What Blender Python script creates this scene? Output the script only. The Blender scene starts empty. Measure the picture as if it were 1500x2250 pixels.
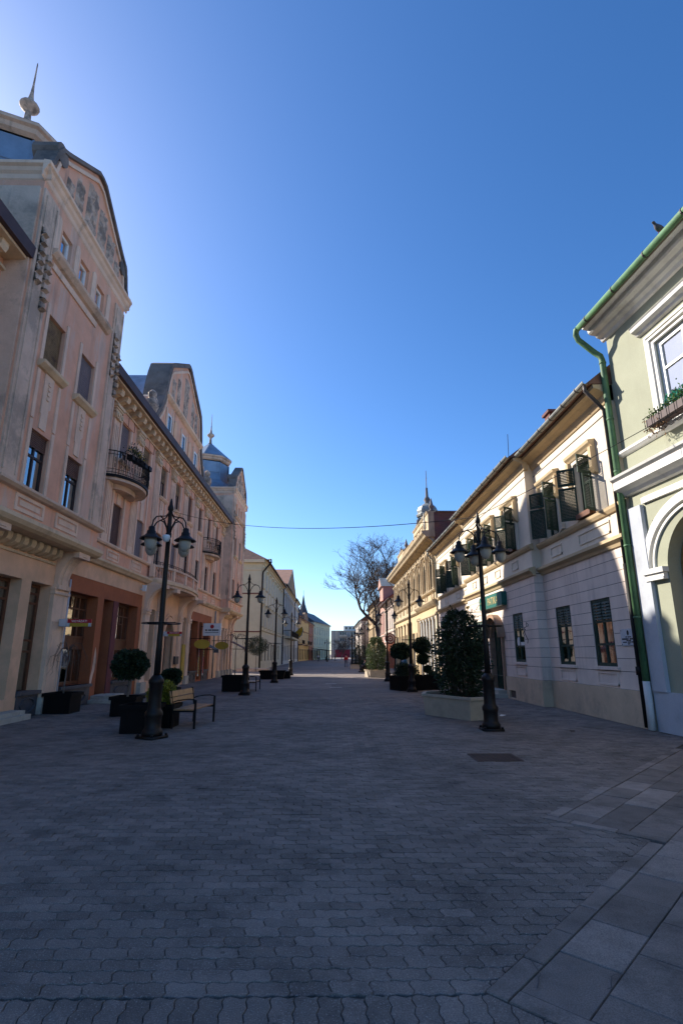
import bpy, bmesh, math, random
from mathutils import Vector, Matrix, Euler
rnd = random.Random(7)
PI = math.pi
R = math.radians
sc = bpy.context.scene
COL = sc.collection

# ---------------------------------------------------------------- camera, sky, sun, exposure
cam = bpy.data.cameras.new('camera')
cam.sensor_fit = 'VERTICAL'; cam.sensor_height = 36.0; cam.sensor_width = 24.0
cam.lens = 36.0*1183/2250; cam.clip_start = .05; cam.clip_end = 3000
camo = bpy.data.objects.new('camera', cam); COL.objects.link(camo)
camo.location = (0, 0, 1.75); camo.rotation_euler = (R(90+14.775), 0, R(-1.03))
sc.camera = camo

SUN_AZ, SUN_EL = 34.8, 30.0          # light runs towards +x, -y
ld = Vector((math.cos(R(SUN_AZ))*math.cos(R(SUN_EL)), -math.sin(R(SUN_AZ))*math.cos(R(SUN_EL)), -math.sin(R(SUN_EL))))
world = bpy.data.worlds.new('World'); sc.world = world; world.use_nodes = True
wn = world.node_tree.nodes; wl = world.node_tree.links
wn.clear()
sky = wn.new('ShaderNodeTexSky'); sky.sky_type = 'NISHITA'; sky.sun_disc = False
sky.sun_elevation = R(SUN_EL); sky.sun_rotation = math.atan2(-ld.x, -ld.y)
sky.altitude = 120; sky.air_density = .8; sky.dust_density = .75; sky.ozone_density = 3.6
bg = wn.new('ShaderNodeBackground'); bg.inputs[1].default_value = .138
wo = wn.new('ShaderNodeOutputWorld')
hs = wn.new('ShaderNodeHueSaturation'); hs.inputs['Saturation'].default_value = 1.22; hs.inputs['Hue'].default_value = .503
wl.new(sky.outputs[0], hs.inputs['Color']); wl.new(hs.outputs[0], bg.inputs[0]); wl.new(bg.outputs[0], wo.inputs[0])
sun = bpy.data.lights.new('sun', 'SUN'); sun.energy = 5.0; sun.angle = R(.55); sun.color = (1, .93, .82)
suno = bpy.data.objects.new('sun', sun); COL.objects.link(suno); suno.location = (-30, 30, 40)
suno.rotation_euler = ld.to_track_quat('-Z', 'Y').to_euler()
vs = sc.view_settings
sc.display_settings.display_device = 'sRGB'
vs.view_transform = 'Standard'; vs.look = 'None'; vs.gamma = 1; vs.use_curve_mapping = False
vs.exposure = 0.86
sc.cycles.max_bounces = 8; sc.cycles.transparent_max_bounces = 12
sc.cycles.use_denoising = True

# ---------------------------------------------------------------- materials
MATS = {}
def nd(nt, t, **k):
    n = nt.nodes.new(t)
    for a, b in k.items(): setattr(n, a, b)
    return n
def mat(name, base, rough=.85, spec=.3, var=.12, vscale=1.3, fine=.06, fscale=40, bump=.0, bscale=30, metal=0,
        stain=None, samt=.5, sscale=.8, slo=.5, shi=.62, islands=0, streak=False, coat=0, trans=0, grime=0, gcol=(.13, .11, .10)):
    if name in MATS: return MATS[name]
    m = bpy.data.materials.new(name); m.use_nodes = True; nt = m.node_tree
    b = nt.nodes['Principled BSDF']; L = nt.links.new
    b.inputs['Roughness'].default_value = rough; b.inputs['Specular IOR Level'].default_value = spec
    b.inputs['Metallic'].default_value = metal
    if coat: b.inputs['Coat Weight'].default_value = coat
    geo = nd(nt, 'ShaderNodeNewGeometry')
    def noise(scale, det=4, rg=.6, vec=None):
        n = nd(nt, 'ShaderNodeTexNoise'); n.inputs['Scale'].default_value = scale; n.inputs['Detail'].default_value = det
        n.inputs['Roughness'].default_value = rg; L(vec or geo.outputs['Position'], n.inputs['Vector']); return n
    def rng(sock, lo, hi, a=.3, c=.7):
        r = nd(nt, 'ShaderNodeMapRange'); L(sock, r.inputs[0]); r.inputs[1].default_value = a; r.inputs[2].default_value = c
        r.inputs[3].default_value = lo; r.inputs[4].default_value = hi; return r.outputs[0]
    def mul(a, bb):
        n = nd(nt, 'ShaderNodeMath', operation='MULTIPLY'); L(a, n.inputs[0])
        if isinstance(bb, float): n.inputs[1].default_value = bb
        else: L(bb, n.inputs[1])
        return n.outputs[0]
    f = rng(noise(vscale).outputs[0], 1-var, 1+var)
    if fine: f = mul(f, rng(noise(fscale, 3, .7).outputs[0], 1-fine, 1+fine))
    if islands:
        oi = nd(nt, 'ShaderNodeObjectInfo')
        ad = nd(nt, 'ShaderNodeMath', operation='ADD'); L(geo.outputs['Random Per Island'], ad.inputs[0]); L(oi.outputs['Random'], ad.inputs[1])
        fr = nd(nt, 'ShaderNodeMath', operation='FRACT'); L(ad.outputs[0], fr.inputs[0])
        f = mul(f, rng(fr.outputs[0], 1-islands, 1+islands, 0, 1))
    vm = nd(nt, 'ShaderNodeVectorMath', operation='SCALE'); vm.inputs[0].default_value = base[:3]; L(f, vm.inputs['Scale'])
    col = vm.outputs[0]
    if stain:
        vec = None
        if streak:
            mp = nd(nt, 'ShaderNodeMapping'); mp.inputs['Scale'].default_value = (1, 1, .18); L(geo.outputs['Position'], mp.inputs['Vector']); vec = mp.outputs[0]
        s = rng(noise(sscale, 7, .68, vec).outputs[0], 0, samt, slo, shi)
        mx = nd(nt, 'ShaderNodeMix', data_type='RGBA'); L(s, mx.inputs[0]); L(col, mx.inputs[6]); mx.inputs[7].default_value = (*stain[:3], 1)
        col = mx.outputs[2]
    if grime:
        mp = nd(nt, 'ShaderNodeMapping'); mp.inputs['Scale'].default_value = (2.6, 2.6, .16); L(geo.outputs['Position'], mp.inputs['Vector'])
        s = mul(rng(noise(1.0, 6, .62, mp.outputs[0]).outputs[0], 0, 1, .54, .72), rng(noise(.55, 4).outputs[0], 0, grime, .42, .62))
        mx = nd(nt, 'ShaderNodeMix', data_type='RGBA'); L(s, mx.inputs[0]); L(col, mx.inputs[6]); mx.inputs[7].default_value = (*gcol, 1); col = mx.outputs[2]
    L(col, b.inputs['Base Color'])
    if bump:
        bp = nd(nt, 'ShaderNodeBump'); bp.inputs['Strength'].default_value = bump; bp.inputs['Distance'].default_value = .02
        L(noise(bscale, 5, .65).outputs[0], bp.inputs['Height']); L(bp.outputs[0], b.inputs['Normal'])
    if trans:
        tr = nd(nt, 'ShaderNodeBsdfTranslucent'); L(col, tr.inputs[0]); ms = nd(nt, 'ShaderNodeMixShader'); ms.inputs[0].default_value = trans
        L(b.outputs[0], ms.inputs[1]); L(tr.outputs[0], ms.inputs[2]); L(ms.outputs[0], nt.nodes['Material Output'].inputs[0])
    MATS[name] = m; return m

def glass_mat(name, tint=(.75, .8, .8), gloss=.03, boost=1.0):
    m = bpy.data.materials.new(name); m.use_nodes = True; nt = m.node_tree; nt.nodes.clear(); L = nt.links.new
    o = nd(nt, 'ShaderNodeOutputMaterial'); ms = nd(nt, 'ShaderNodeMixShader'); t = nd(nt, 'ShaderNodeBsdfTransparent'); g = nd(nt, 'ShaderNodeBsdfGlossy')
    t.inputs[0].default_value = (*tint, 1); g.inputs['Roughness'].default_value = gloss
    fr = nd(nt, 'ShaderNodeFresnel'); fr.inputs[0].default_value = 1.52
    geo = nd(nt, 'ShaderNodeNewGeometry')
    ns = nd(nt, 'ShaderNodeTexNoise'); ns.inputs['Scale'].default_value = 1.7; L(geo.outputs['Position'], ns.inputs['Vector'])
    bp = nd(nt, 'ShaderNodeBump'); bp.inputs['Strength'].default_value = .05; bp.inputs['Distance'].default_value = .05
    L(ns.outputs[0], bp.inputs['Height']); L(bp.outputs[0], g.inputs['Normal'])
    mm = nd(nt, 'ShaderNodeMath', operation='MULTIPLY_ADD'); L(fr.outputs[0], mm.inputs[0]); mm.inputs[1].default_value = 1.5*boost; mm.inputs[2].default_value = .03; mm.use_clamp = True
    L(mm.outputs[0], ms.inputs[0]); L(t.outputs[0], ms.inputs[1]); L(g.outputs[0], ms.inputs[2]); L(ms.outputs[0], o.inputs[0])
    MATS[name] = m; return m

GREY = (.26, .23, .22); DIRT = (.13, .11, .10)
M = dict(
    pink=mat('pink_stucco', (.74, .395, .255), var=.12, stain=(.66, .48, .37), samt=.7, sscale=.8, slo=.53, shi=.60, streak=True, bump=.22, bscale=22, grime=.75, gcol=(.22, .155, .13)),
    peach=mat('peach_stucco', (.76, .47, .295), var=.12, stain=(.46, .31, .19), samt=.4, sscale=.6, bump=.12),
    pale=mat('pale_trim', (.78, .555, .40), var=.12, stain=(.48, .365, .28), samt=.55, sscale=1.1, slo=.52, shi=.7, streak=True, bump=.3, bscale=22, grime=.8, gcol=(.2, .16, .14)),
    cream=mat('cream_trim', (.70, .52, .335), var=.12, stain=(.40, .295, .195), samt=.55, sscale=1.2, streak=True, bump=.15),
    worn=mat('worn_plaster', (.68, .49, .36), var=.15, stain=(.34, .265, .205), samt=.7, sscale=.9, slo=.5, shi=.62, bump=.6, bscale=12, grime=.9, gcol=(.12, .105, .095)),
    relief=mat('weathered_relief', (.55, .41, .31), var=.3, vscale=3, stain=(.17, .14, .115), samt=.85, sscale=2.0, slo=.46, shi=.58, bump=.8, bscale=9, grime=.6),
    coping=mat('dark_coping', (.185, .155, .135), var=.25, stain=(.08, .075, .075), samt=.7, sscale=1.2, bump=.4),
    bluemetal=mat('blue_sheet_metal', (.22, .29, .37), rough=.5, spec=.4, metal=.35, var=.18, stain=(.12, .14, .17), samt=.6, sscale=1.0, streak=True, bump=.08, bscale=5),
    fascia=mat('dark_fascia', (.075, .045, .045), rough=.6, var=.25),
    orange=mat('orange_shopfront', (.36, .115, .048), var=.12, stain=(.25, .085, .045), samt=.5, sscale=.8, bump=.08),
    maroon=mat('maroon_plaster', (.16, .05, .05), var=.15),
    darkstone=mat('dark_plinth_stone', (.075, .075, .085), var=.25, rough=.6, bump=.3, stain=(.14, .13, .13), samt=.5, sscale=3),
    lightstone=mat('pale_step_stone', (.46, .42, .35), var=.15, stain=(.25, .22, .19), samt=.5, sscale=2, bump=.2),
    wood=mat('brown_window_wood', (.15, .06, .03), rough=.55, var=.25, vscale=4, stain=(.07, .03, .02), samt=.5, sscale=5, streak=True),
    darkwood=mat('dark_window_wood', (.035, .02, .018), rough=.5, var=.2),
    blind=mat('brown_roller_slat', (.10, .05, .04), rough=.6, var=.2, stain=(.16, .11, .09), samt=.4, sscale=2),
    blindg=mat('grey_roller_slat', (.17, .15, .17), rough=.6, var=.15),
    blindo=mat('ochre_worn_slat', (.22, .15, .08), rough=.7, var=.4, vscale=6, stain=(.05, .03, .03), samt=.8, sscale=3),
    white=mat('white_paint', (.70, .685, .65), rough=.6, var=.07, stain=(.46, .43, .39), samt=.5, sscale=1.6, slo=.5, shi=.66, streak=True, bump=.1, grime=.45, gcol=(.3, .27, .23)),
    whitew=mat('white_window_paint', (.78, .78, .76), rough=.4, var=.04, fine=.02),
    curtain=mat('pale_curtain', (.55, .53, .5), rough=.9, var=.2, vscale=6),
    room=mat('dim_interior', (.03, .028, .026), rough=.9, var=.3),  # near-black backing, the shade of unlit rooms put into its colour
    iron=mat('black_wrought_iron', (.009, .008, .008), rough=.6, spec=.2, var=.2),
    lampiron=mat('brown_black_cast_iron', (.010, .0075, .007), rough=.5, spec=.3, var=.25, stain=(.03, .016, .011), samt=.4, sscale=5, bump=.15, bscale=60),
    globe=mat('frosted_globe', (.55, .53, .47), rough=.35, var=.05, trans=.4),
    rcream=mat('cream_wall', (.70, .61, .49), var=.07, stain=(.56, .465, .35), samt=.4, sscale=.5, slo=.5, shi=.7, streak=True, bump=.12, grime=.3, gcol=(.36, .28, .2)),
    rtrim=mat('tan_trim', (.54, .41, .245), var=.08, stain=(.36, .27, .17), samt=.4, sscale=1.5, bump=.06),
    rplinth=mat('ochre_plinth', (.60, .46, .32), var=.1, stain=(.25, .215, .18), samt=.6, sscale=1.0, slo=.5, shi=.7, bump=.2),
    rcourse=mat('grey_cream_course', (.76, .63, .54), var=.08, stain=(.55, .45, .39), samt=.45, sscale=.8, slo=.5, shi=.7, streak=True, bump=.25, islands=.05, grime=.45, gcol=(.3, .24, .21)),
    groove=mat('dark_joint', (.10, .085, .08), var=.2),
    gutter=mat('grey_gutter', (.27, .28, .26), rough=.5, metal=.3, var=.2, stain=(.14, .14, .13), samt=.5, sscale=3),
    darkpipe=mat('dark_downpipe', (.06, .05, .05), rough=.5, var=.25, stain=(.12, .09, .07), samt=.5, sscale=3),
    shutter=mat('dark_green_shutter', (.018, .042, .027), rough=.6, var=.2, stain=(.07, .075, .06), samt=.35, sscale=4),
    gwall=mat('pale_green_wall', (.335, .34, .25), var=.05, stain=(.29, .295, .215), samt=.4, sscale=.6, slo=.5, shi=.7, bump=.1, grime=.4, gcol=(.22, .21, .16)),
    gpipe=mat('green_downpipe', (.095, .205, .095), rough=.55, spec=.35, var=.2, stain=(.055, .10, .06), samt=.6, sscale=2.4, slo=.48, shi=.6, grime=.5, gcol=(.12, .13, .09)),
    gplinth=mat('bluish_plinth', (.46, .48, .52), var=.08, stain=(.3, .3, .32), samt=.4, sscale=1.2, bump=.1),
    rooft=mat('brown_roof_tile', (.19, .10, .07), var=.3, vscale=3, bump=.5, bscale=12, stain=(.1, .07, .06), samt=.6, sscale=2),
    brick=None,
    ywall=mat('yellow_stucco', (.55, .42, .24), var=.1, stain=(.33, .24, .14), samt=.5, sscale=1.2, streak=True, bump=.15),
    ytrim=mat('ochre_stone_trim', (.50, .39, .245), var=.14, stain=(.22, .165, .11), samt=.6, sscale=1.6, streak=True, bump=.25),
    blackbox=mat('black_planter', (.006, .005, .005), rough=.7, spec=.15, var=.2),
    soil=mat('planter_soil', (.035, .025, .018), var=.3, bump=.8),
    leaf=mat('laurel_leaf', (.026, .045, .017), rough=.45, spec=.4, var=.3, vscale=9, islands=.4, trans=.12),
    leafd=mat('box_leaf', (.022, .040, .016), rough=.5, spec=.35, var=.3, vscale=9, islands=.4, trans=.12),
    leafl=mat('sunlit_tone_laurel_leaf', (.075, .105, .035), rough=.45, spec=.4, var=.3, vscale=9, islands=.4, trans=.2),  # paler copy of the laurel leaf, sunlight put into its colour
    leafy=mat('yellow_green_leaf', (.26, .24, .030), rough=.5, var=.3, vscale=9, islands=.45, trans=.25),
    bark=mat('grey_bark', (.15, .125, .105), var=.25, stain=(.25, .22, .18), samt=.5, sscale=3, bump=.5),
    twig=mat('brown_twig', (.10, .075, .06), var=.25),
    limestone=mat('beige_limestone', (.48, .40, .30), var=.1, stain=(.33, .27, .2), samt=.4, sscale=2, bump=.12),
    benchwood=mat('varnished_slat', (.38, .20, .085), rough=.4, spec=.5, var=.2, vscale=5, stain=(.22, .10, .04), samt=.5, sscale=9),
    rust=mat('rusty_cover', (.085, .045, .03), rough=.7, var=.3, stain=(.04, .03, .028), samt=.6, sscale=8, bump=.8, bscale=60),
    gold=mat('gold_lettering', (.62, .47, .2), rough=.4, var=.05, fine=0),
    signgreen=mat('sign_green', (.02, .13, .10), rough=.45, var=.08, fine=0),
    red=mat('sign_red', (.45, .025, .03), rough=.5, var=.08, fine=0),
    yellow=mat('sign_yellow', (.44, .30, .035), rough=.5, var=.1, fine=0),
    ink=mat('black_ink', (.02, .02, .025), rough=.6, var=.05, fine=0),
    plaque=mat('pale_marble_plaque', (.50, .52, .56), rough=.4, var=.1, vscale=8),
    skin=mat('skin', (.45, .27, .19), rough=.6, var=.05),
    cable=mat('black_cable', (.012, .012, .013), rough=.6, var=.1),
)
GL = glass_mat('window_glass', boost=4.0); GLD = glass_mat('shop_glass', (.6, .65, .62), .02, 2.2)
def far_glass(name, c): return mat(name, c, rough=.08, spec=.6, var=.1, fine=0)
GLF = far_glass('dark_far_glass', (.035, .04, .045)); GLW = far_glass('pale_far_glass', (.16, .18, .2))

def paving_mat(name, base, sx, sy, off=.5, mortar=.012, bumpd=.6, light=(.5, .47, .42), speck=.6, isl=.2):
    """stone with pale grit; where pieces are too far to tell apart a bonded pattern takes over"""
    m = bpy.data.materials.new(name); m.use_nodes = True; nt = m.node_tree; L = nt.links.new
    b = nt.nodes['Principled BSDF']; b.inputs['Roughness'].default_value = .82; b.inputs['Specular IOR Level'].default_value = .35
    geo = nd(nt, 'ShaderNodeNewGeometry')
    def noise(s, d=4, r=.6):
        n = nd(nt, 'ShaderNodeTexNoise'); n.inputs['Scale'].default_value = s; n.inputs['Detail'].default_value = d; n.inputs['Roughness'].default_value = r
        L(geo.outputs['Position'], n.inputs['Vector']); return n.outputs[0]
    def rng(s, a, c, lo, hi):
        r = nd(nt, 'ShaderNodeMapRange'); L(s, r.inputs[0])
        for i, v in enumerate((a, c, lo, hi)): r.inputs[i+1].default_value = v
        return r.outputs[0]
    def mul(a, c):
        n = nd(nt, 'ShaderNodeMath', operation='MULTIPLY'); L(a, n.inputs[0]); L(c, n.inputs[1]); return n.outputs[0]
    f = mul(rng(noise(.4, 6, .65), .3, .7, .68, 1.3), rng(noise(5, 4), .3, .7, .86, 1.14))
    oi = nd(nt, 'ShaderNodeObjectInfo'); ad = nd(nt, 'ShaderNodeMath', operation='ADD'); L(geo.outputs['Random Per Island'], ad.inputs[0]); L(oi.outputs['Random'], ad.inputs[1])
    fr = nd(nt, 'ShaderNodeMath', operation='FRACT'); L(ad.outputs[0], fr.inputs[0])
    f = mul(f, rng(fr.outputs[0], 0, 1, 1-isl, 1+isl))
    f = mul(f, rng(noise(120, 2, .7), .3, .7, .66, 1.3)); f = mul(f, rng(noise(1.6, 6, .7), .36, .5, .72, 1))
    vo = nd(nt, 'ShaderNodeTexVoronoi'); vo.inputs['Scale'].default_value = 2.4; L(geo.outputs['Position'], vo.inputs['Vector']); f = mul(f, rng(vo.outputs['Distance'], .03, .045, .55, 1))
    if sx:
        br = nd(nt, 'ShaderNodeTexBrick'); L(geo.outputs['Position'], br.inputs['Vector']); br.offset = off
        br.inputs['Scale'].default_value = 1; br.inputs['Mortar Size'].default_value = mortar; br.inputs['Brick Width'].default_value = sx; br.inputs['Row Height'].default_value = sy
        br.inputs['Color1'].default_value = (.9, .9, .9, 1); br.inputs['Color2'].default_value = (1.1, 1.1, 1.1, 1); br.inputs['Mortar'].default_value = (.55, .53, .5, 1)
        f = mul(f, br.outputs[0])
    vm = nd(nt, 'ShaderNodeVectorMath', operation='SCALE'); vm.inputs[0].default_value = base; L(f, vm.inputs['Scale'])
    s = rng(noise(95, 2, .6), .6, .66, 0, speck)
    mx = nd(nt, 'ShaderNodeMix', data_type='RGBA'); L(s, mx.inputs[0]); L(vm.outputs[0], mx.inputs[6]); mx.inputs[7].default_value = (*light, 1)
    L(mx.outputs[2], b.inputs['Base Color'])
    bp = nd(nt, 'ShaderNodeBump'); bp.inputs['Strength'].default_value = bumpd; bp.inputs['Distance'].default_value = .004
    L(noise(170, 3, .7), bp.inputs['Height']); L(bp.outputs[0], b.inputs['Normal'])
    MATS[name] = m; return m
M['paver'] = paving_mat('grey_paver', (.195, .155, .132), 0, 0, light=(.42, .37, .32))
M['farpave'] = paving_mat('distant_paving', (.205, .165, .142), .222, .124, mortar=.012, speck=.2)
M['slab'] = paving_mat('stone_slab', (.225, .178, .152), 0, 0, light=(.3, .28, .26), bumpd=.5, speck=.15, isl=.3)
M['joint'] = mat('sandy_joint', (.105, .088, .075), var=.3, fine=.2, fscale=90, bump=.3)

def brick_mat():
    m = bpy.data.materials.new('red_brick'); m.use_nodes = True; nt = m.node_tree; L = nt.links.new; b = nt.nodes['Principled BSDF']; b.inputs['Roughness'].default_value = .9
    tc = nd(nt, 'ShaderNodeNewGeometry'); mp = nd(nt, 'ShaderNodeMapping'); mp.inputs['Rotation'].default_value = (R(-90), 0, 0); L(tc.outputs['Position'], mp.inputs[0])
    br = nd(nt, 'ShaderNodeTexBrick'); L(mp.outputs[0], br.inputs['Vector']); br.inputs['Scale'].default_value = 1; br.inputs['Brick Width'].default_value = .28; br.inputs['Row Height'].default_value = .08; br.inputs['Mortar Size'].default_value = .01
    br.inputs['Color1'].default_value = (.24, .085, .06, 1); br.inputs['Color2'].default_value = (.16, .06, .05, 1); br.inputs['Mortar'].default_value = (.22, .17, .15, 1)
    ns = nd(nt, 'ShaderNodeTexNoise'); ns.inputs['Scale'].default_value = 2; L(tc.outputs['Position'], ns.inputs[0])
    mx = nd(nt, 'ShaderNodeMix', data_type='RGBA', blend_type='MULTIPLY'); mx.inputs[0].default_value = .6; L(br.outputs[0], mx.inputs[6]); L(ns.outputs[1], mx.inputs[7]); L(mx.outputs[2], b.inputs['Base Color'])
    return m
M['brick'] = brick_mat()

# ---------------------------------------------------------------- mesh helpers
class MB:
    def __init__(s, T=None): s.v = []; s.f = []; s.mi = []; s.T = T or (lambda a, b, c: (a, b, c)); s.m = 0
    def P(s, a, b, c): s.v.append(s.T(a, b, c)); return len(s.v)-1
    def F(s, *i): s.f.append(tuple(i)); s.mi.append(s.m)
    def box(s, a0, a1, b0, b1, c0, c1):
        i = [s.P(a, b, c) for a in (a0, a1) for b in (b0, b1) for c in (c0, c1)]
        for q in ((0, 1, 3, 2), (4, 6, 7, 5), (0, 4, 5, 1), (2, 3, 7, 6), (0, 2, 6, 4), (1, 5, 7, 3)): s.F(*[i[k] for k in q])
        return s
    def quad(s, *p): s.F(*[s.P(*q) for q in p]); return s
    def extr(s, prof, a0, a1, caps=True):
        """profile [(b, c)] swept along the first axis"""
        A = [s.P(a0, *p) for p in prof]; B = [s.P(a1, *p) for p in prof]; n = len(prof)
        for k in range(n): s.F(A[k], A[(k+1) % n], B[(k+1) % n], B[k])
        if caps: s.F(*A[::-1]); s.F(*B)
        return s
    def polyx(s, pts, b0, b1):
        """outline [(a, c)] given thickness along the second axis"""
        A = [s.P(p[0], b0, p[1]) for p in pts]; B = [s.P(p[0], b1, p[1]) for p in pts]; n = len(pts)
        for k in range(n): s.F(A[k], A[(k+1) % n], B[(k+1) % n], B[k])
        s.F(*A[::-1]); s.F(*B); return s
    def polyz(s, pts, z0, z1, inset=0):
        A = [s.P(p[0], p[1], z0) for p in pts]; n = len(pts)
        if inset:
            cx = sum(p[0] for p in pts)/n; cy = sum(p[1] for p in pts)/n
            B = [s.P(p[0], p[1], z1-inset) for p in pts]; C = []
            for p in pts:
                dx, dy = p[0]-cx, p[1]-cy; l = max(1e-6, math.hypot(dx, dy)); C.append(s.P(p[0]-dx/l*inset, p[1]-dy/l*inset, z1))
            for k in range(n):
                j = (k+1) % n; s.F(A[k], A[j], B[j], B[k]); s.F(B[k], B[j], C[j], C[k])
            s.F(*C)
        else:
            B = [s.P(p[0], p[1], z1) for p in pts]
            for k in range(n): s.F(A[k], A[(k+1) % n], B[(k+1) % n], B[k])
            s.F(*B)
        return s
    def strip(s, pts, w, b0, b1, closed=False):
        """band of width w (inwards) following an outline [(a, c)], thick b0..b1"""
        n = len(pts); nor = []
        for k in range(n):
            p, q = pts[max(0, k-1)], pts[min(n-1, k+1)]; dx, dz = q[0]-p[0], q[1]-p[1]; l = math.hypot(dx, dz) or 1; nor.append((dz/l, -dx/l))
        o = [[s.P(p[0], b, p[1]) for b in (b0, b1)] for p in pts]; i = [[s.P(p[0]+nn[0]*w, b, p[1]+nn[1]*w) for b in (b0, b1)] for p, nn in zip(pts, nor)]
        for k in range(n-1):
            s.F(o[k][0], o[k+1][0], o[k+1][1], o[k][1]); s.F(i[k][0], i[k][1], i[k+1][1], i[k+1][0])
            s.F(o[k][1], o[k+1][1], i[k+1][1], i[k][1]); s.F(o[k][0], i[k][0], i[k+1][0], o[k+1][0])
        for k in (0, n-1): s.F(o[k][0], o[k][1], i[k][1], i[k][0])
        return s
    def lathe(s, prof, c=(0, 0), n=16, a0=0, a1=2*PI):
        full = abs(a1-a0-2*PI) < 1e-6; m = n if full else n+1; rings = []
        for r, z in prof:
            rings.append([s.P(c[0]+r*math.cos(a0+(a1-a0)*k/n), c[1]+r*math.sin(a0+(a1-a0)*k/n), z) for k in range(m)])
        for A, B in zip(rings, rings[1:]):
            for k in range(n): j = (k+1) % m; s.F(A[k], A[j], B[j], B[k])
        if full:
            s.F(*rings[0][::-1]); s.F(*rings[-1])
        return s
    def tube(s, pts, r, n=6, r1=None, caps=True):
        pts = [Vector(p) for p in pts]; N = len(pts); rings = []; up = None
        for k, p in enumerate(pts):
            t = (pts[min(N-1, k+1)]-pts[max(0, k-1)]).normalized()
            if up is None: up = Vector((0, 0, 1)) if abs(t.z) < .9 else Vector((1, 0, 0))
            a = t.cross(up).normalized(); b = a.cross(t).normalized(); up = b
            rr = r if r1 is None else r+(r1-r)*k/max(1, N-1)
            if isinstance(r, (list, tuple)): rr = r[k]
            rings.append([s.P(*(p+a*(rr*math.cos(2*PI*i/n))+b*(rr*math.sin(2*PI*i/n)))) for i in range(n)])
        for A, B in zip(rings, rings[1:]):
            for i in range(n): j = (i+1) % n; s.F(A[i], A[j], B[j], B[i])
        if caps: s.F(*rings[0][::-1]); s.F(*rings[-1])
        return s
    def mesh(s, name, mats, smooth=False):
        me = bpy.data.meshes.new(name); me.from_pydata(s.v, [], s.f)
        for m in (mats if isinstance(mats, (list, tuple)) else [mats]): me.materials.append(m)
        if any(s.mi): me.polygons.foreach_set('material_index', s.mi)
        if smooth: me.polygons.foreach_set('use_smooth', [len(f) <= 4 for f in s.f])
        me.update(); return me

def link(name, me, parent=None, loc=(0, 0, 0), rz=0):
    o = bpy.data.objects.new(name, me); COL.objects.link(o); o.location = loc
    if rz: o.rotation_euler = (0, 0, rz)
    if parent: o.parent = parent
    return o
def tag(o, label=None, cat=None, group=None, kind=None):
    if label: o['label'] = label
    if cat: o['category'] = cat
    if group: o['group'] = group
    if kind: o['kind'] = kind
    return o
def thing(name, label, cat, loc=(0, 0, 0), rz=0, group=None):
    return tag(link(name, None, None, loc, rz), label, cat, group)
def part(name, mb, m, parent=None, loc=(0, 0, 0), rz=0, smooth=False):
    return link(name, mb.mesh(name, m, smooth), parent, loc, rz)
def dup(root, loc, rz=None, label=None, parent=None):
    def cp(o, par):
        c = o.copy(); COL.objects.link(c); c.parent = par
        for ch in o.children: cp(ch, c)
        return c
    c = cp(root, parent); c.location = loc
    if rz is not None: c.rotation_euler = (0, 0, rz)
    if label: c['label'] = label
    return c
def arc(cx, cz, r, a0, a1, n=12, rz=None):
    rz = rz or r
    return [(cx+r*math.cos(a0+(a1-a0)*k/n), cz+rz*math.sin(a0+(a1-a0)*k/n)) for k in range(n+1)]
def text(body, size, m, parent, loc, rot, ext=.004, name='lettering', align='CENTER', sx=1):
    cu = bpy.data.curves.new(name, 'FONT'); cu.body = body; cu.size = size; cu.extrude = ext; cu.align_x = align; cu.align_y = 'CENTER'; cu.resolution_u = 3
    cu.materials.append(m); t_ = bpy.data.objects.new(name, cu); COL.objects.link(t_); bpy.context.view_layer.update()
    me = bpy.data.meshes.new_from_object(t_.evaluated_get(bpy.context.evaluated_depsgraph_get())); bpy.data.objects.remove(t_)
    o = bpy.data.objects.new(name, me); COL.objects.link(o); o.parent = parent; o.location = loc; o.rotation_euler = rot; o.scale = (sx, 1, 1)
    return o

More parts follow.
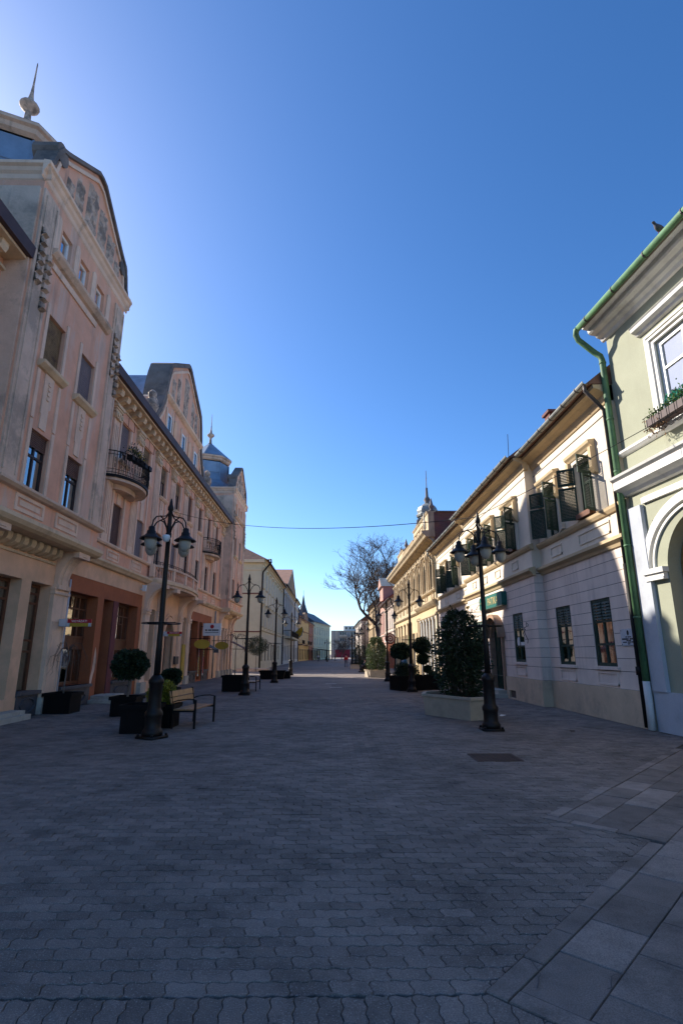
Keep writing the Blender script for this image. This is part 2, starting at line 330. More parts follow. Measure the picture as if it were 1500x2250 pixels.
class Bld:
    """a building whose facade stands at x, outward side = +1 (faces +x) or -1 (faces -x); u runs up the street"""
    def __init__(s, name, label, x, u, side, cat='building'):
        s.e = thing(name, label, cat, (x, u, 0)); s.x, s.u, s.side = x, u, side; s.cache = {}
    def T(s, u, d, z): return (s.side*d, u-s.u, z)
    def mb(s): return MB(s.T)
    def part(s, name, mb, m, parent=None, smooth=False): return part(name, mb, m, parent or s.e, smooth=smooth)
    def put(s, name, me, u, d, z, parent=None): return link(name, me, parent or s.e, s.T(u, d, z), 0 if s.side > 0 else PI)
    def wall(s, mb, u0, u1, z0, z1, d, holes=(), rev=.22):
        us = sorted({u0, u1, *[min(max(h[k], u0), u1) for h in holes for k in (0, 1)]}); zs = sorted({z0, z1, *[min(max(h[k], z0), z1) for h in holes for k in (2, 3)]})
        for a, b in zip(us, us[1:]):
            for c, e in zip(zs, zs[1:]):
                mu, mz = (a+b)/2, (c+e)/2
                if any(h[0] < mu < h[1] and h[2] < mz < h[3] for h in holes): continue
                mb.quad((a, d, c), (b, d, c), (b, d, e), (a, d, e))
        for h in holes:
            a, b, c, e = h[:4]; a, b, c, e = max(a, u0), min(b, u1), max(c, z0), min(e, z1); g = d-rev
            if a >= b or c >= e: continue
            mb.quad((a, d, c), (a, g, c), (a, g, e), (a, d, e)); mb.quad((b, d, c), (b, d, e), (b, g, e), (b, g, c))
            if h[3] <= z1: mb.quad((a, d, e), (a, g, e), (b, g, e), (b, d, e))
            if h[2] >= z0: mb.quad((a, d, c), (b, d, c), (b, g, c), (a, g, c))
        return mb
    def window(s, u0, u1, z0, z1, d, fm, gm=None, nx=2, tr=(), fr=.06, blind=0, bm=None, curtain=0, room=True, name='window', arch=False):
        w, h = round(u1-u0, 3), round(z1-z0, 3); gm = gm or GL
        key = (w, h, fm.name, gm.name, nx, tuple(tr), fr, room, arch)
        if key not in s.cache:
            m = MB(); e = .035
            m.box(-.05, .03, -w/2, w/2, 0, fr*1.2); m.box(-.05, .03, -w/2, w/2, h-fr, h)
            m.box(-.05, .028, -w/2, -w/2+fr, fr*1.2, h-fr); m.box(-.05, .028, w/2-fr, w/2, fr*1.2, h-fr)
            ys = [-w/2+fr*.9+(w-2*fr*.9)*k/nx for k in range(nx+1)]; zs = [fr, *[h*t for t in tr], h-fr]
            for k in range(1, nx): m.box(-.04, .022, ys[k]-e, ys[k]+e, fr*1.2, h-fr)
            for zz in zs[1:-1]: m.box(-.04, .024, -w/2+fr, w/2-fr, zz-e*.9, zz+e*.9)
            mats = [fm]
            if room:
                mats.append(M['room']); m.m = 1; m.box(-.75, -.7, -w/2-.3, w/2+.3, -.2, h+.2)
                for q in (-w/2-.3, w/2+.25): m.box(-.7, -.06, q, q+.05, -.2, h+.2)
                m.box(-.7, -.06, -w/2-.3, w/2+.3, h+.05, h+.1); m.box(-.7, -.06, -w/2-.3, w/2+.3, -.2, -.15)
            fme = m.mesh('window', mats); pm = []
            for k in range(nx):
                for zz, ze in zip(zs, zs[1:]):
                    q = MB(); q.quad((-.01, ys[k], zz), (-.01, ys[k+1], zz), (-.01, ys[k+1], ze), (-.01, ys[k], ze)); pm.append(q.mesh('pane', gm))
            s.cache[key] = (fme, pm)
        fme, pm = s.cache[key]
        o = s.put(name, fme, (u0+u1)/2, d, z0)
        for p in pm: link('pane', p, o)
        if blind:
            bk = ('bl', w, round(h*blind, 3), bm.name)
            if bk not in s.cache:
                m = MB(); n = max(3, int(h*blind/.055)); st = h*blind/n
                for k in range(n):
                    za = h-(k+1)*st; m.extr([(.03, za), (.045, za+st*.5), (.03, za+st*.96), (.02, za+st*.96), (.02, za)], -w/2+.01, w/2-.01) if False else None
                    i = [m.P(x, y, z) for y in (-w/2+.01, w/2-.01) for x, z in ((.04, za), (.055, za+st*.45), (.04, za+st*.94))]
                    m.F(i[0], i[1], i[4], i[3]); m.F(i[1], i[2], i[5], i[4])
                    if k < n-1:
                        j = [m.P(.035, y, z) for y in (-w/2+.01, w/2-.01) for z in (za-st*.08, za+st*.02)]; m.F(j[0], j[1], j[3], j[2])
                s.cache[bk] = m.mesh('roller_blind', bm)
            link('roller_blind', s.cache[bk], o)
        if curtain:
            ck = ('cu', w, h, curtain)
            if ck not in s.cache:
                m = MB(); sp = [(-w/2+.03, -w/2+w*curtain*.5), (w/2-w*curtain*.5, w/2-.03)]; ms = []
                for a, b in sp:
                    m = MB(); n = 14
                    for k in range(n):
                        y0, y1 = a+(b-a)*k/n, a+(b-a)*(k+1)/n; x0, x1 = -.14+.03*math.sin(k*1.9), -.14+.03*math.sin((k+1)*1.9)
                        m.quad((x0, y0, .03), (x1, y1, .03), (x1, y1, h-.03), (x0, y0, h-.03))
                    ms.append(m.mesh('curtain', M['curtain'], True))
                s.cache[ck] = ms
            for me in s.cache[ck]: link('curtain', me, o)
        return o
# ---------------------------------------------------------------- ground
g = MB(); g.quad((-900, -300, -.06), (900, -300, -.06), (900, 1500, -.06), (-900, 1500, -.06))
tag(part('ground', g, M['farpave']), kind='structure')
g = MB(); g.quad((-9.3, -12, -.016), (10.5, -12, -.016), (10.5, 24.05, -.016), (-9.3, 24.05, -.016))
street = tag(part('pavement', g, M['joint']), kind='structure')
g = MB(); nx_, ny_ = 12, 60
for i in range(nx_):
    for j in range(ny_):
        x0, x1 = -40+80*i/nx_, -40+80*(i+1)/nx_; y0, y1 = 24+(330-24)*j/ny_, 24+(330-24)*(j+1)/ny_
        g.quad((x0, y0, 0), (x1, y0, 0), (x1, y1, 0), (x0, y1, 0))
tag(part('road', g, M['farpave']), kind='structure')

EA = R(46.3); E1 = (math.cos(EA), math.sin(EA)); E2 = (-E1[1], E1[0]); O2 = (.83, 3.43); SST, TST = 3.30, 1.08
def st(x, y): dx, dy = x-O2[0], y-O2[1]; return dx*E1[0]+dy*E1[1], dx*E2[0]+dy*E2[1]
def xy(s, t): return (O2[0]+s*E1[0]+t*E2[0], O2[1]+s*E1[1]+t*E2[1])
def in_slab(x, y):
    s, t = st(x, y); return (s > 0 and t < 0) or (s > SST and t < TST)

PLEN, PROW = .222, .1235
def paver_outline(x0, y0, fine, rot=False):
    pts = []; gap = .0024; n = 8 if fine else 4; k = 4 if fine else 2; am, sm = .0075, .011
    def w(x): return am*math.sin(2*PI*(x-x0)/(PLEN/2))
    for i in range(n): x = PLEN*i/n; pts.append((x, gap+w(x+x0)))
    for i in range(k): t = i/k; pts.append((PLEN-gap+sm*math.sin(2*PI*t), PROW*t+(gap if i == 0 else 0)))
    for i in range(n): x = PLEN*(1-i/n); pts.append((x-gap, PROW-gap+w(x+x0)))
    for i in range(k): t = 1-i/k; pts.append((gap+sm*math.sin(2*PI*t), PROW*t-(gap if i == 0 else 0)))
    if rot: return [(x0+b-.06, y0+a) for a, b in pts]
    return [(x0+a, y0+b) for a, b in pts]
def paver(mb, pts, fine, tz, tx, ty):
    n = len(pts); cx = sum(p[0] for p in pts)/n; cy = sum(p[1] for p in pts)/n
    def Z(x, y): return tz+tx*(x-cx)+ty*(y-cy)
    if fine:
        A = [mb.P(x, y, -.03) for x, y in pts]; B = [mb.P(x, y, Z(x, y)-.003) for x, y in pts]
        C = []
        for x, y in pts:
            dx, dy = x-cx, y-cy; l = math.hypot(dx, dy); C.append(mb.P(x-dx/l*.0045, y-dy/l*.0045, Z(x, y)))
        for i in range(n):
            j = (i+1) % n; mb.F(A[i], A[j], B[j], B[i]); mb.F(B[i], B[j], C[j], C[i])
        mb.F(*C)
    else:
        B = [mb.P(x, y, Z(x, y)-.008) for x, y in pts]; C = []
        for x, y in pts: C.append(mb.P(cx+(x-cx)*.97, cy+(y-cy)*.955, Z(x, y)))
        for i in range(n): j = (i+1) % n; mb.F(B[i], B[j], C[j], C[i])
        mb.F(*C)
cands = []
row = 0; y = 3.42
while y < 24.0:
    lim = min(.62*y+1.6, 9.0); x = -lim+(PLEN/2 if row % 2 else 0); x = math.floor(x/PLEN)*PLEN+(PLEN/2 if row % 2 else 0)
    while x < min(lim, 7.45):
        if x > -8.85 and not all(in_slab(x+a, y+b) for a in (0, PLEN) for b in (0, PROW)): cands.append((x, y, False))
        x += PLEN
    y += PROW; row += 1
for r_ in range(4):                                  # header courses below the straight seam
    for k in range(-34, 34):
        x = k*PROW+.02*math.sin(r_*3.1); yy = 3.405-(r_+1)*PLEN
        if not all(in_slab(x+a, yy+b) for a in (-.06, .06) for b in (0, PLEN)): cands.append((x, yy, True))
def clip(poly, a, b, c):
    """keep the side a*x+b*y <= c"""
    out = []
    for p, q in zip(poly, poly[1:]+poly[:1]):
        dp, dq = a*p[0]+b*p[1]-c, a*q[0]+b*q[1]-c
        if dp <= 0: out.append(p)
        if dp*dq < 0: t = dp/(dp-dq); out.append((p[0]+(q[0]-p[0])*t, p[1]+(q[1]-p[1])*t))
    return out
def trim(pts):
    if not any(in_slab(*q) for q in pts): return [pts]
    d0 = lambda v: v[0]*O2[0]+v[1]*O2[1]; e = .005; a, b = d0(E1), d0(E2)
    tge = lambda q, t: clip(q, -E2[0], -E2[1], -b-t); tle = lambda q, t: clip(q, E2[0], E2[1], b+t); sle = lambda q, s: clip(q, E1[0], E1[1], a+s); sge = lambda q, s: clip(q, -E1[0], -E1[1], -a-s)
    out = []
    for q in (sle(tge(pts, e), SST-e), tle(sle(pts, -e), -e*.2), sge(tge(pts, TST+e), SST+e*.2)):
        if len(q) > 2: out.append(q)
    return out
def keyd(c):
    d = c[1]; return d if abs(c[0]) < .62*c[1]+.1 else 99
vis = sorted(cands, key=keyd)
mound = lambda x, y: .006*math.sin(x*.9+1)*math.sin(y*.7)
near = MB(); stuff_n = MB(); stuff_f = MB()
for k, (x, y, rot) in enumerate(vis):
  fine = y < 9.5; for_pts = trim(paver_outline(x, y, fine, rot))
  for pts in for_pts:
    if k < 300 and y > 2.9:
        mb = MB(); cx, cy = x+PLEN/2, y+PROW/2
        paver(mb, [(a-cx, b-cy) for a, b in pts], True, rnd.uniform(-.003, .002), rnd.uniform(-.02, .02), rnd.uniform(-.035, .035))
        part('paver', mb, M['paver'], street, (cx, cy, 0))
    else:
        paver(stuff_n if fine else stuff_f, pts, fine, rnd.uniform(-.003, .002), rnd.uniform(-.02, .02), rnd.uniform(-.035, .035))
stuff_n.v += []
o = len(stuff_n.v); stuff_n.v += stuff_f.v; stuff_n.f += [tuple(i+o for i in f) for f in stuff_f.f]; stuff_n.mi += stuff_f.mi
tag(part('small_pavers', stuff_n, M['paver'], street), kind='stuff')

slabs = MB(); gs = .004
def slab(s0, s1, t0, t1, name='slab', crack=None, top=.004):
    poly = [xy(s0+gs, t0+gs), xy(s1-gs, t0+gs), xy(s1-gs, t1-gs), xy(s0+gs, t1-gs)]
    poly = clip(poly, 1, .085, 7.62+.085*13.32)
    if len(poly) < 3: return
    polys = [poly]
    if crack:
        for (ax, ay, off) in crack:
            nxt = []
            cx = sum(p[0] for p in poly)/4; cy = sum(p[1] for p in poly)/4; c = ax*cx+ay*cy+off
            for q in polys:
                u, v = clip(q, ax, ay, c-.0025), clip(q, -ax, -ay, -c-.0025); nxt += [w for w in (u, v) if len(w) > 2]
            polys = nxt
    for q in polys:
        cx = sum(p[0] for p in q)/len(q); cy = sum(p[1] for p in q)/len(q); mb = MB()
        mb.polyz([(a-cx, b-cy) for a, b in q], -.03, top+rnd.uniform(-.004, .003), .006)
        part(name, mb, M['slab'], street, (cx, cy, 0))
s = 0
while s < SST-.2: slab(s, min(s+.46, SST), -.13, 0, 'kerb_slab', top=.008); s += .46
t = -.13
while t > -2.2: slab(0, .13, t-.46, t, 'kerb_slab', top=.008); t -= .46
t = -.13
while t < TST-.05: slab(SST, SST+.13, t, min(t+.46, TST), 'kerb_slab', top=.008); t += .46
s = SST+.13
while s < 9: slab(s, s+.46, TST-.13, TST, 'kerb_slab', top=.008); s += .46
for r_ in range(-3, 16):
    t1 = -.13-r_*.365; t0 = t1-.365
    if r_ < 0: t1 = min(t1, TST-.13)
    if t1-t0 < .1: continue
    s = (.13 if r_ >= 0 else SST+.13)
    if r_ % 2: slab(s, s+.28, t0, t1); s += .28
    while s < 9.5:
        ln = .55; x, y = xy(s+ln/2, (t0+t1)/2)
        if 2.6 < y and abs(x) < .66*y+1.2 and x < 7.8:
            cr = None
            pass
            slab(s, s+ln, t0, t1, crack=cr)
        s += ln
for (s0, t0, da, n, sd) in ((.2, -.2, -.3, 9, 1), (.45, -.48, -1.4, 8, 2), (.75, -.85, .2, 10, 3), (1.3, -1.5, .9, 9, 4), (2.2, -.9, -.6, 8, 5), (.3, -.9, -.2, 7, 6)):   # hairline cracks in the slabs
    r = random.Random(sd); p = Vector(xy(s0, t0)); a = EA+da; pts = [p.copy()]
    for k in range(n): a += r.gauss(0, .45); p = p+Vector((math.cos(a), math.sin(a)))*r.uniform(.03, .075); pts.append(p.copy()); a += r.gauss(0, .1)
    mb = MB(); L_ = []; 
    for k, q in enumerate(pts):
        d = (pts[min(n, k+1)]-pts[max(0, k-1)]).normalized(); nn = Vector((-d.y, d.x))*(.0035*(1-k/(n+1))+.0006); L_.append((mb.P(q.x+nn.x, q.y+nn.y, .0095), mb.P(q.x-nn.x, q.y-nn.y, .0095)))
    for u, v in zip(L_, L_[1:]): mb.F(u[0], u[1], v[1], v[0])
    part('crack', mb, M['groove'], street)
mk = MB(); mk.box(-.4, .4, -.36, .36, -.02, .004)
for i in range(8):
    for j in range(7): mk.box(-.36+i*.092, -.29+i*.092, -.31+j*.092, -.25+j*.092, .004, .008)
cover = tag(part('manhole_cover', mk, M['rust'], None, (2.86, 10.15, .004)), 'square rusty iron manhole cover set in the grey pavers', 'manhole cover')
for (x, y) in ((-.03, 34.25), (.25, 30.6)):
    mk = MB(); mk.box(-.33, .33, -.07, .07, 0, .003)
    tag(part('painted_marking', mk, M['white'], None, (x, y, .006)), ('white painted dash on the paving farther up the street' if y > 32 else 'white painted dash on the paving, nearer of the two'), 'marking')
# ---------------------------------------------------------------- pink building on the left
L1 = Bld('pink_building', 'long weathered pink apartment house with gables, two domed towers and shops below', -8.9, 30.2, 1)
G0, G1 = 2.0, 49.5
W1, W2 = [(21.3+2.73*k) for k in range(8)], None
win1 = [(u, u+.95, 6.02, 7.72) for u in W1]; win2 = [(u, u+.95, 9.62, 11.27) for u in W1]
winn = [(u, u+.95, 6.02, 7.72) for u in (3.5, 6.2, 8.9)]+[(u, u+.95, 9.62, 11.27) for u in (3.5, 6.2, 8.9)]
TW = [(12.56, 18.6), (43.4, 49.5)]
# ground floor openings (u0,u1,z0,z1)
gfo = [(14.1, 15.65, .55, 3.85), (16.16, 17.3, .55, 3.85), (18.62, 20.95, .7, 3.85), (21.5, 22.42, .12, 3.85), (22.9, 25.3, .7, 3.85),
       (26.75, 27.75, .5, 3.9), (29.35, 31.05, .12, 3.6), (32.75, 33.75, .5, 3.9),
       (35.0, 36.9, .5, 3.85), (37.35, 38.15, .1, 3.85), (38.6, 40.4, .5, 3.85), (44.3, 45.2, .3, 3.85), (45.6, 46.4, .1, 3.85), (46.8, 47.6, .3, 3.85), (48.2, 49.0, .3, 3.85)]
for a, b in ((G0, 18.45), (25.75, 34.7), (40.9, 48.0)):
    w = L1.mb(); L1.wall(w, a, b, 0, 5.05, 0, [h for h in gfo if h[0] >= a and h[1] <= b], .42); L1.part('ground_floor_wall', w, M['peach'])
for a, b in ((18.45, 25.75), (34.7, 40.9), (48.0, 49.5)):
    w = L1.mb(); L1.wall(w, a, b, .0, 4.42, -.02, [h for h in gfo if a < h[0] < b], .5); L1.part('orange_shopfront_wall', w, M['orange'])
    w = L1.mb(); w.box(a, b, -.3, 0, 4.42, 5.05); L1.part('fascia_band', w, M['peach'])
w = L1.mb(); L1.wall(w, G0, 12.56, 5.05, 12.3, 0, winn, .2); L1.wall(w, 18.6, 43.4, 5.05, 12.3, 0, win1+win2, .22)
w.quad((G1, 0, 0), (G1, -11, 0), (G1, -11, 12.4), (G1, 0, 12.4)); w.quad((G0, 0, 0), (G0, -11, 0), (G0, -11, 12.4), (G0, 0, 12.4)); w.quad((G0, -11, 0), (G1, -11, 0), (G1, -11, 12.4), (G0, -11, 12.4))
L1.part('upper_wall', w, M['pink'])
# mansard roof
for a, b in ((G0, 12.56), (18.6, 43.4)):
    w = L1.mb(); w.extr([(.62, 12.47), (-.95, 14.45), (-6, 15.6), (-11, 12.4), (-.2, 12.3)], a, b); L1.part('roof', w, M['coping'])
    w = L1.mb(); w.extr([(.52, 12.16), (.74, 12.16), (.78, 12.5), (.52, 12.48)], a, b); L1.part('eave_fascia', w, M['fascia'])
    w = L1.mb(); w.extr([(.0, 11.72), (.1, 11.72), (.1, 11.8), (.0, 11.84)], a, b); w.extr([(0, 12.08), (.6, 12.08), (.6, 12.16), (0, 12.16)], a, b); L1.part('cornice', w, M['cream'])
br = MB(); br.extr([(0, 0), (.34, .0), (.36, .06), (.30, .1), (.12, .05), (0, -.08)][::-1], -.13, .13) if False else None
br = MB(lambda a, b, c: (b, a, c)); br.extr([(0, -.12), (.1, -.1), (.3, -.02), (.40, -.05), (.46, .06), (.46, .2), (0, .2)], -.14, .14); bme = br.mesh('bracket', M['cream'])
u = 2.3
while u < 43.2:
    if not (12.3 < u < 18.9): L1.put('bracket', bme, u, 0, 11.88)
    u += .68
# string course, panels, sill band
for a, b in ((G0, 12.56), (18.6, 43.4)):
    w = L1.mb(); w.extr([(0, 5.0), (.14, 5.02), (.2, 5.1), (.26, 5.16), (.26, 5.24), (0, 5.28)], a, b); L1.part('string_course', w, M['cream'])
    w = L1.mb(); w.extr([(0, 5.86), (.1, 5.88), (.14, 5.94), (.14, 6.0), (0, 6.02)], a, b); L1.part('sill_band', w, M['pale'])
pm = MB(lambda a, b, c: (b, a, c))
for q in ((-.62, .62, 0, .03, 0, .08), (-.62, .62, 0, .03, .34, .42), (-.62, -.54, 0, .03, .08, .34), (.54, .62, 0, .03, .08, .34), (-.44, .44, 0, .02, .14, .28)): pm.box(*q)
pme = pm.mesh('sunk_panel', M['pale'])
for k, uu in enumerate(W1):
    if not 26 < uu < 33.5: L1.put('sunk_panel', pme, uu+.47, 0, 5.38)
# windows of the main front
for h in winn: L1.window(*h, -.17, M['darkwood'], nx=2, tr=(.72,), blind=1, bm=M['blind'])
for k, uu in enumerate(W1):
    st1 = [dict(blind=1, bm=M['blind']), dict(blind=1, bm=M['blindg']), dict(blind=.5, bm=M['blind']), dict(blind=1, bm=M['blindg']), dict(curtain=.5), dict(curtain=.6), dict(curtain=.3), dict(curtain=.5)][k]
    st2 = [dict(blind=.72, bm=M['blindg'], curtain=.6), dict(blind=.8, bm=M['blindo']), dict(blind=.45, bm=M['blindo'], curtain=.5), dict(blind=.4, bm=M['blindo'], curtain=.5), dict(blind=1, bm=M['blind']), dict(blind=1, bm=M['blind']), dict(blind=.45, bm=M['blind']), dict(blind=1, bm=M['blind'])][k]
    L1.window(uu, uu+.95, 6.02, 7.72, -.12, M['darkwood'], nx=2, tr=(.72,), **st1)
    L1.window(uu, uu+.95, 9.62, 11.27, -.12, M['darkwood'], nx=2, tr=(.72,), **st2)
sl = MB(lambda a, b, c: (b, a, c)); sl.extr([(0, -.1), (.08, -.08), (.16, 0), (.18, .05), (0, .07)], -.62, .62); slme = sl.mesh('window_sill', M['pale'])
lp = MB(lambda a, b, c: (b, a, c)); lp.polyx([(-.72, 0), (.72, 0), (.72, .36), (.5, .5), (-.5, .5), (-.72, .36)], 0, .05); lpme = lp.mesh('lintel_panel', M['pink'])
lb = MB(lambda a, b, c: (b, a, c)); lb.box(-.02, .02, 0, .056, 0, .5); lb.strip([(-.72, 0), (-.72, .36), (-.5, .5), (.5, .5), (.72, .36), (.72, 0)], .03, 0, .065); lbme = lb.mesh('lintel_border', M['maroon'])
cp = MB(lambda a, b, c: (b, a, c))                         # scroll capital
cp.box(-.40, .40, 0, .2, .42, .54); cp.box(-.36, .36, 0, .15, .34, .42); cp.box(-.32, .32, 0, .11, .22, .34)
for sgn in (-1, 1):
    cp.lathe([(.0, 0)], n=3) if False else None
    ring = arc(sgn*.2, .08, .15, 0, 2*PI, 12)[:-1]; cp.polyx(ring, 0, .17); ring = arc(sgn*.2, .08, .08, 0, 2*PI, 10)[:-1]; cp.polyx(ring, .17, .21)
cp.polyx(arc(0, .02, .12, PI, 2*PI, 8), 0, .19); cpme = cp.mesh('scroll_capital', M['cream'])
ps = MB(lambda a, b, c: (b, a, c)); ps.box(-.27, .27, 0, .07, 0, 5.1); ps.box(-.2, -.13, .07, .095, .3, 4.8); ps.box(-.035, .035, .07, .095, .3, 4.8); ps.box(.13, .2, .07, .095, .3, 4.8); psme = ps.mesh('fluted_pilaster', M['pale'])
ap = MB(lambda a, b, c: (b, a, c)); ap.polyx([(-.2, 0), (.2, 0), (.2, 1.0), (.26, 1.04), (.26, 1.78), (-.26, 1.78), (-.26, .8), (-.2, .76)], 0, .035)
for k in range(4): ap.box(-.05, .05, .035, .07, 1.25+k*.12, 1.33+k*.12)
apme = ap.mesh('apron_panel', M['pale'])
js = MB(lambda a, b, c: (b, a, c)); js.box(-.075, .075, 0, .04, 0, 5.25); jsme = js.mesh('jamb_strip', M['pale'])
for k, uu in enumerate(W1):
    c = uu+.475
    L1.put('window_sill', slme, c, 0, 9.55); lpo = L1.put('lintel_panel', lpme, c+.05, 0, 11.3); link('lintel_border', lbme, lpo)
    L1.put('scroll_capital', cpme, uu-.68, 0, 11.12); L1.put('fluted_pilaster', psme, uu-.68, 0, 6.02); L1.put('apron_panel', apme, c, 0, 7.74)
    L1.put('jamb_strip', jsme, uu-.14, 0, 6.02); L1.put('jamb_strip', jsme, uu+1.09, 0, 6.02)
L1.put('fluted_pilaster', psme, 43.0, 0, 6.02); L1.put('scroll_capital', cpme, 43.0, 0, 11.12)

def arched_bracket(u0, u1, zs, zt, dd, m, name='arched_console'):
    """quarter-arch console springing from a pilaster head up to a floor that oversails by dd"""
    w = L1.mb(); pr = [(0, zs)]
    for k in range(9): a = PI/2*k/8; pr.append((.12+(dd-.12)*(1-math.cos(a)), zs+(zt-.12-zs)*math.sin(a)))
    pr += [(dd, zt), (0, zt)]
    w.extr(pr, u0, u1); m0 = (u1-u0)*.28
    pr2 = [(p[0]+.04, p[1]) for p in pr[1:10]]+[(p[0]-.05, p[1]+.02) for p in pr[1:10]][::-1]
    w.extr(pr2, u0+m0, u1-m0); w.box(u0-.05, u1+.05, dd-.18, dd+.02, zt-.18, zt-.002); w.box(u0-.06, u1+.06, 0, .2, zs-.14, zs)
    return L1.part(name, w, m)

from mathutils import noise as mno
def relief(u0, u1, z0, z1, d, seed):
    """low stucco relief: modelled leaves, drops and bosses on a panel"""
    w = L1.mb(); nu, nz = 12, max(8, int((z1-z0)/.055)); I = []
    for j in range(nz+1):
        row = []
        for i in range(nu+1):
            x, z = i/nu, j/nz; e = min(x, 1-x, z*(z1-z0), (1-z)*(z1-z0))
            h = .03+.05*abs(math.sin(x*PI*2+.6*math.sin(z*19+seed)))*abs(math.sin(z*(z1-z0)*9+seed))+.035*mno.noise(Vector((x*7+seed, z*(z1-z0)*8, seed*.7)))
            row.append(w.P(u0+(u1-u0)*x, d+(max(.012, h) if e > .02 else 0), z0+(z1-z0)*z))
        I.append(row)
    for j in range(nz):
        for i in range(nu): w.F(I[j][i], I[j][i+1], I[j+1][i+1], I[j+1][i])
    return w
# towers
def tower(a, b, first):
    D = .7; c = (a+b)/2; off = a-12.56
    wa = [(13.75+off, 14.75+off), (15.83+off, 16.85+off)] if first else [(a+1.1, a+2.1), (a+3.4, a+4.4)]
    at = [(13.8+off, 14.42+off), (15.02+off, 15.64+off), (16.25+off, 16.87+off)] if first else [(a+1.1, a+1.75), (a+2.3, a+2.95), (a+3.5, a+4.15)]
    H = [(p, q, 6.0, 7.74) for p, q in wa]+[(p, q, 9.72, 11.3) for p, q in wa]+[(p, q, 13.3, 14.22) for p, q in at]
    w = L1.mb(); L1.wall(w, a, b, 5.1, 15.3, D, H, .3)
    for q in (a, b): w.quad((q, D, 5.1), (q, -4.4, 5.1), (q, -4.4, 15.3), (q, D, 15.3))
    w.quad((a, -4.4, 5.1), (b, -4.4, 5.1), (b, -4.4, 15.3), (a, -4.4, 15.3)); w.quad((a, D, 5.1), (b, D, 5.1), (b, 0, 5.1), (a, 0, 5.1))
    tw = L1.part('tower_wall', w, M['pink'])
    for k, (p, q) in enumerate(wa):
        if first:
            L1.window(p, q, 6.0, 7.74, D-.13, M['darkwood'], nx=2, tr=(.6,), blind=.26+.06*k, bm=M['blind'], curtain=.7)
            L1.window(p, q, 9.72, 11.3, D-.15, M['darkwood'], nx=2, tr=(.7,), blind=1, bm=M['blindo'] if k == 0 else M['blindg'])
        else:
            L1.window(p, q, 6.0, 7.74, D-.15, M['darkwood'], nx=2, tr=(.7,), blind=1, bm=M['blind']); L1.window(p, q, 9.72, 11.3, D-.15, M['darkwood'], nx=2, tr=(.7,), curtain=.4)
    for p, q in at: L1.window(p, q, 13.3, 14.22, D-.14, M['whitew'], nx=1, fr=.09)
    # corner pilasters with drops of little blocks
    for pa, pb in ((a+.02, a+.82), (b-.85, b-.05)):
        w = L1.mb(); w.box(pa, pb, D, D+.06, 6.06, 14.55); w.box(pa+.1, pa+.14, D+.06, D+.09, 6.2, 14.4); w.box(pb-.14, pb-.1, D+.06, D+.09, 6.2, 14.4)
        pl = L1.part('corner_pilaster', w, M['worn'])
        for q, z0 in ((pa+.2, 11.6), (pb-.2, 11.0)):
            w = L1.mb()
            for k in range(6): w.box(q-.1, q+.1, D+.06, D+.13, z0+k*.3, z0+k*.3+.22); w.extr([(D+.06, z0+k*.3-.05), (D+.2, z0+k*.3+.02), (D+.06, z0+k*.3+.06)], q-.1, q+.1)
            L1.part('block_garland', w, M['relief'], pl)
    for p, q in wa:
        for z0, z1 in ((6.06, 8.0), (8.0, 9.5), (9.6, 11.6)):
            for v in (p-.16, q+.02):
                w = L1.mb(); w.box(v, v+.14, D, D+.04, z0, z1-.04); L1.part('jamb_strip', w, M['pale'])
        w = L1.mb(); mm = (p+q)/2; w.polyx([(mm-.2, 7.85), (mm+.14, 7.85), (mm+.14, 8.5), (mm+.24, 8.56), (mm+.24, 9.5), (mm-.24, 9.5), (mm-.24, 8.3), (mm-.2, 8.26)], D, D+.035)
        for k in range(4): w.box(mm-.06, mm+.06, D+.035, D+.07, 8.75+k*.15, 8.85+k*.15)
        L1.part('apron_panel', w, M['pale'])
        w = L1.mb(); w.extr([(D, 9.5), (D+.08, 9.52), (D+.2, 9.62), (D+.22, 9.7), (D, 9.71)], p-.2, q+.2); L1.part('window_sill', w, M['cream'])
        w = L1.mb(); o_ = (p+q)/2
        for zz in (5.42, 5.78): w.box(o_-.72, o_+.72, D, D+.03, zz-.05, zz+.05)
        for v in (-.72, .62): w.box(o_+v, o_+v+.1, D, D+.03, 5.47, 5.73)
        w.box(o_-.5, o_+.5, D, D+.018, 5.53, 5.68); L1.part('sunk_panel', w, M['pale'])
    for k, (p, q) in enumerate(at+[(at[-1][1]+.6, 0)]):
        w = L1.mb(); v = p-.3; w.polyx([(v-.13, 13.15), (v+.13, 13.15), (v+.13, 14.3)]+arc(v, 14.3, .13, 0, PI, 6)+[(v-.13, 14.3)], D, D+.05); L1.part('attic_strip', w, M['pale'])
    w = L1.mb(); w.extr([(D, 12.9), (D+.1, 12.93), (D+.22, 13.05), (D+.24, 13.14), (D, 13.16)], at[0][0]-.5, at[-1][1]+.5); L1.part('attic_sill', w, M['worn'])
    w = L1.mb(); w.extr([(D, 12.62), (D+.05, 12.62), (D+.07, 12.8), (D, 12.86)], at[0][0]-.3, at[-1][1]-.4); L1.part('attic_moulding', w, M['pale'])
    w = L1.mb(); w.extr([(D, 5.86), (D+.12, 5.88), (D+.2, 5.95), (D+.2, 6.02), (D, 6.04)], a-.05, b+.08); L1.part('sill_band', w, M['worn'])
    w = L1.mb(); w.extr([(.0, 4.96), (D+.02, 4.96), (D+.14, 5.02), (D+.22, 5.12), (D+.22, 5.22), (D+.05, 5.3), (0, 5.3)], a-.1, b+.12); L1.part('oriel_ledge', w, M['cream'])
    # cornice on three sides and gable
    pf = [(0, 14.78), (.03, 14.82), (.04, 14.96), (.10, 15.04), (.13, 15.14), (.2, 15.2), (.2, 15.3), (0, 15.34)]
    w = L1.mb(); w.extr([(D+p, z) for p, z in pf], a-.196, b+.196)
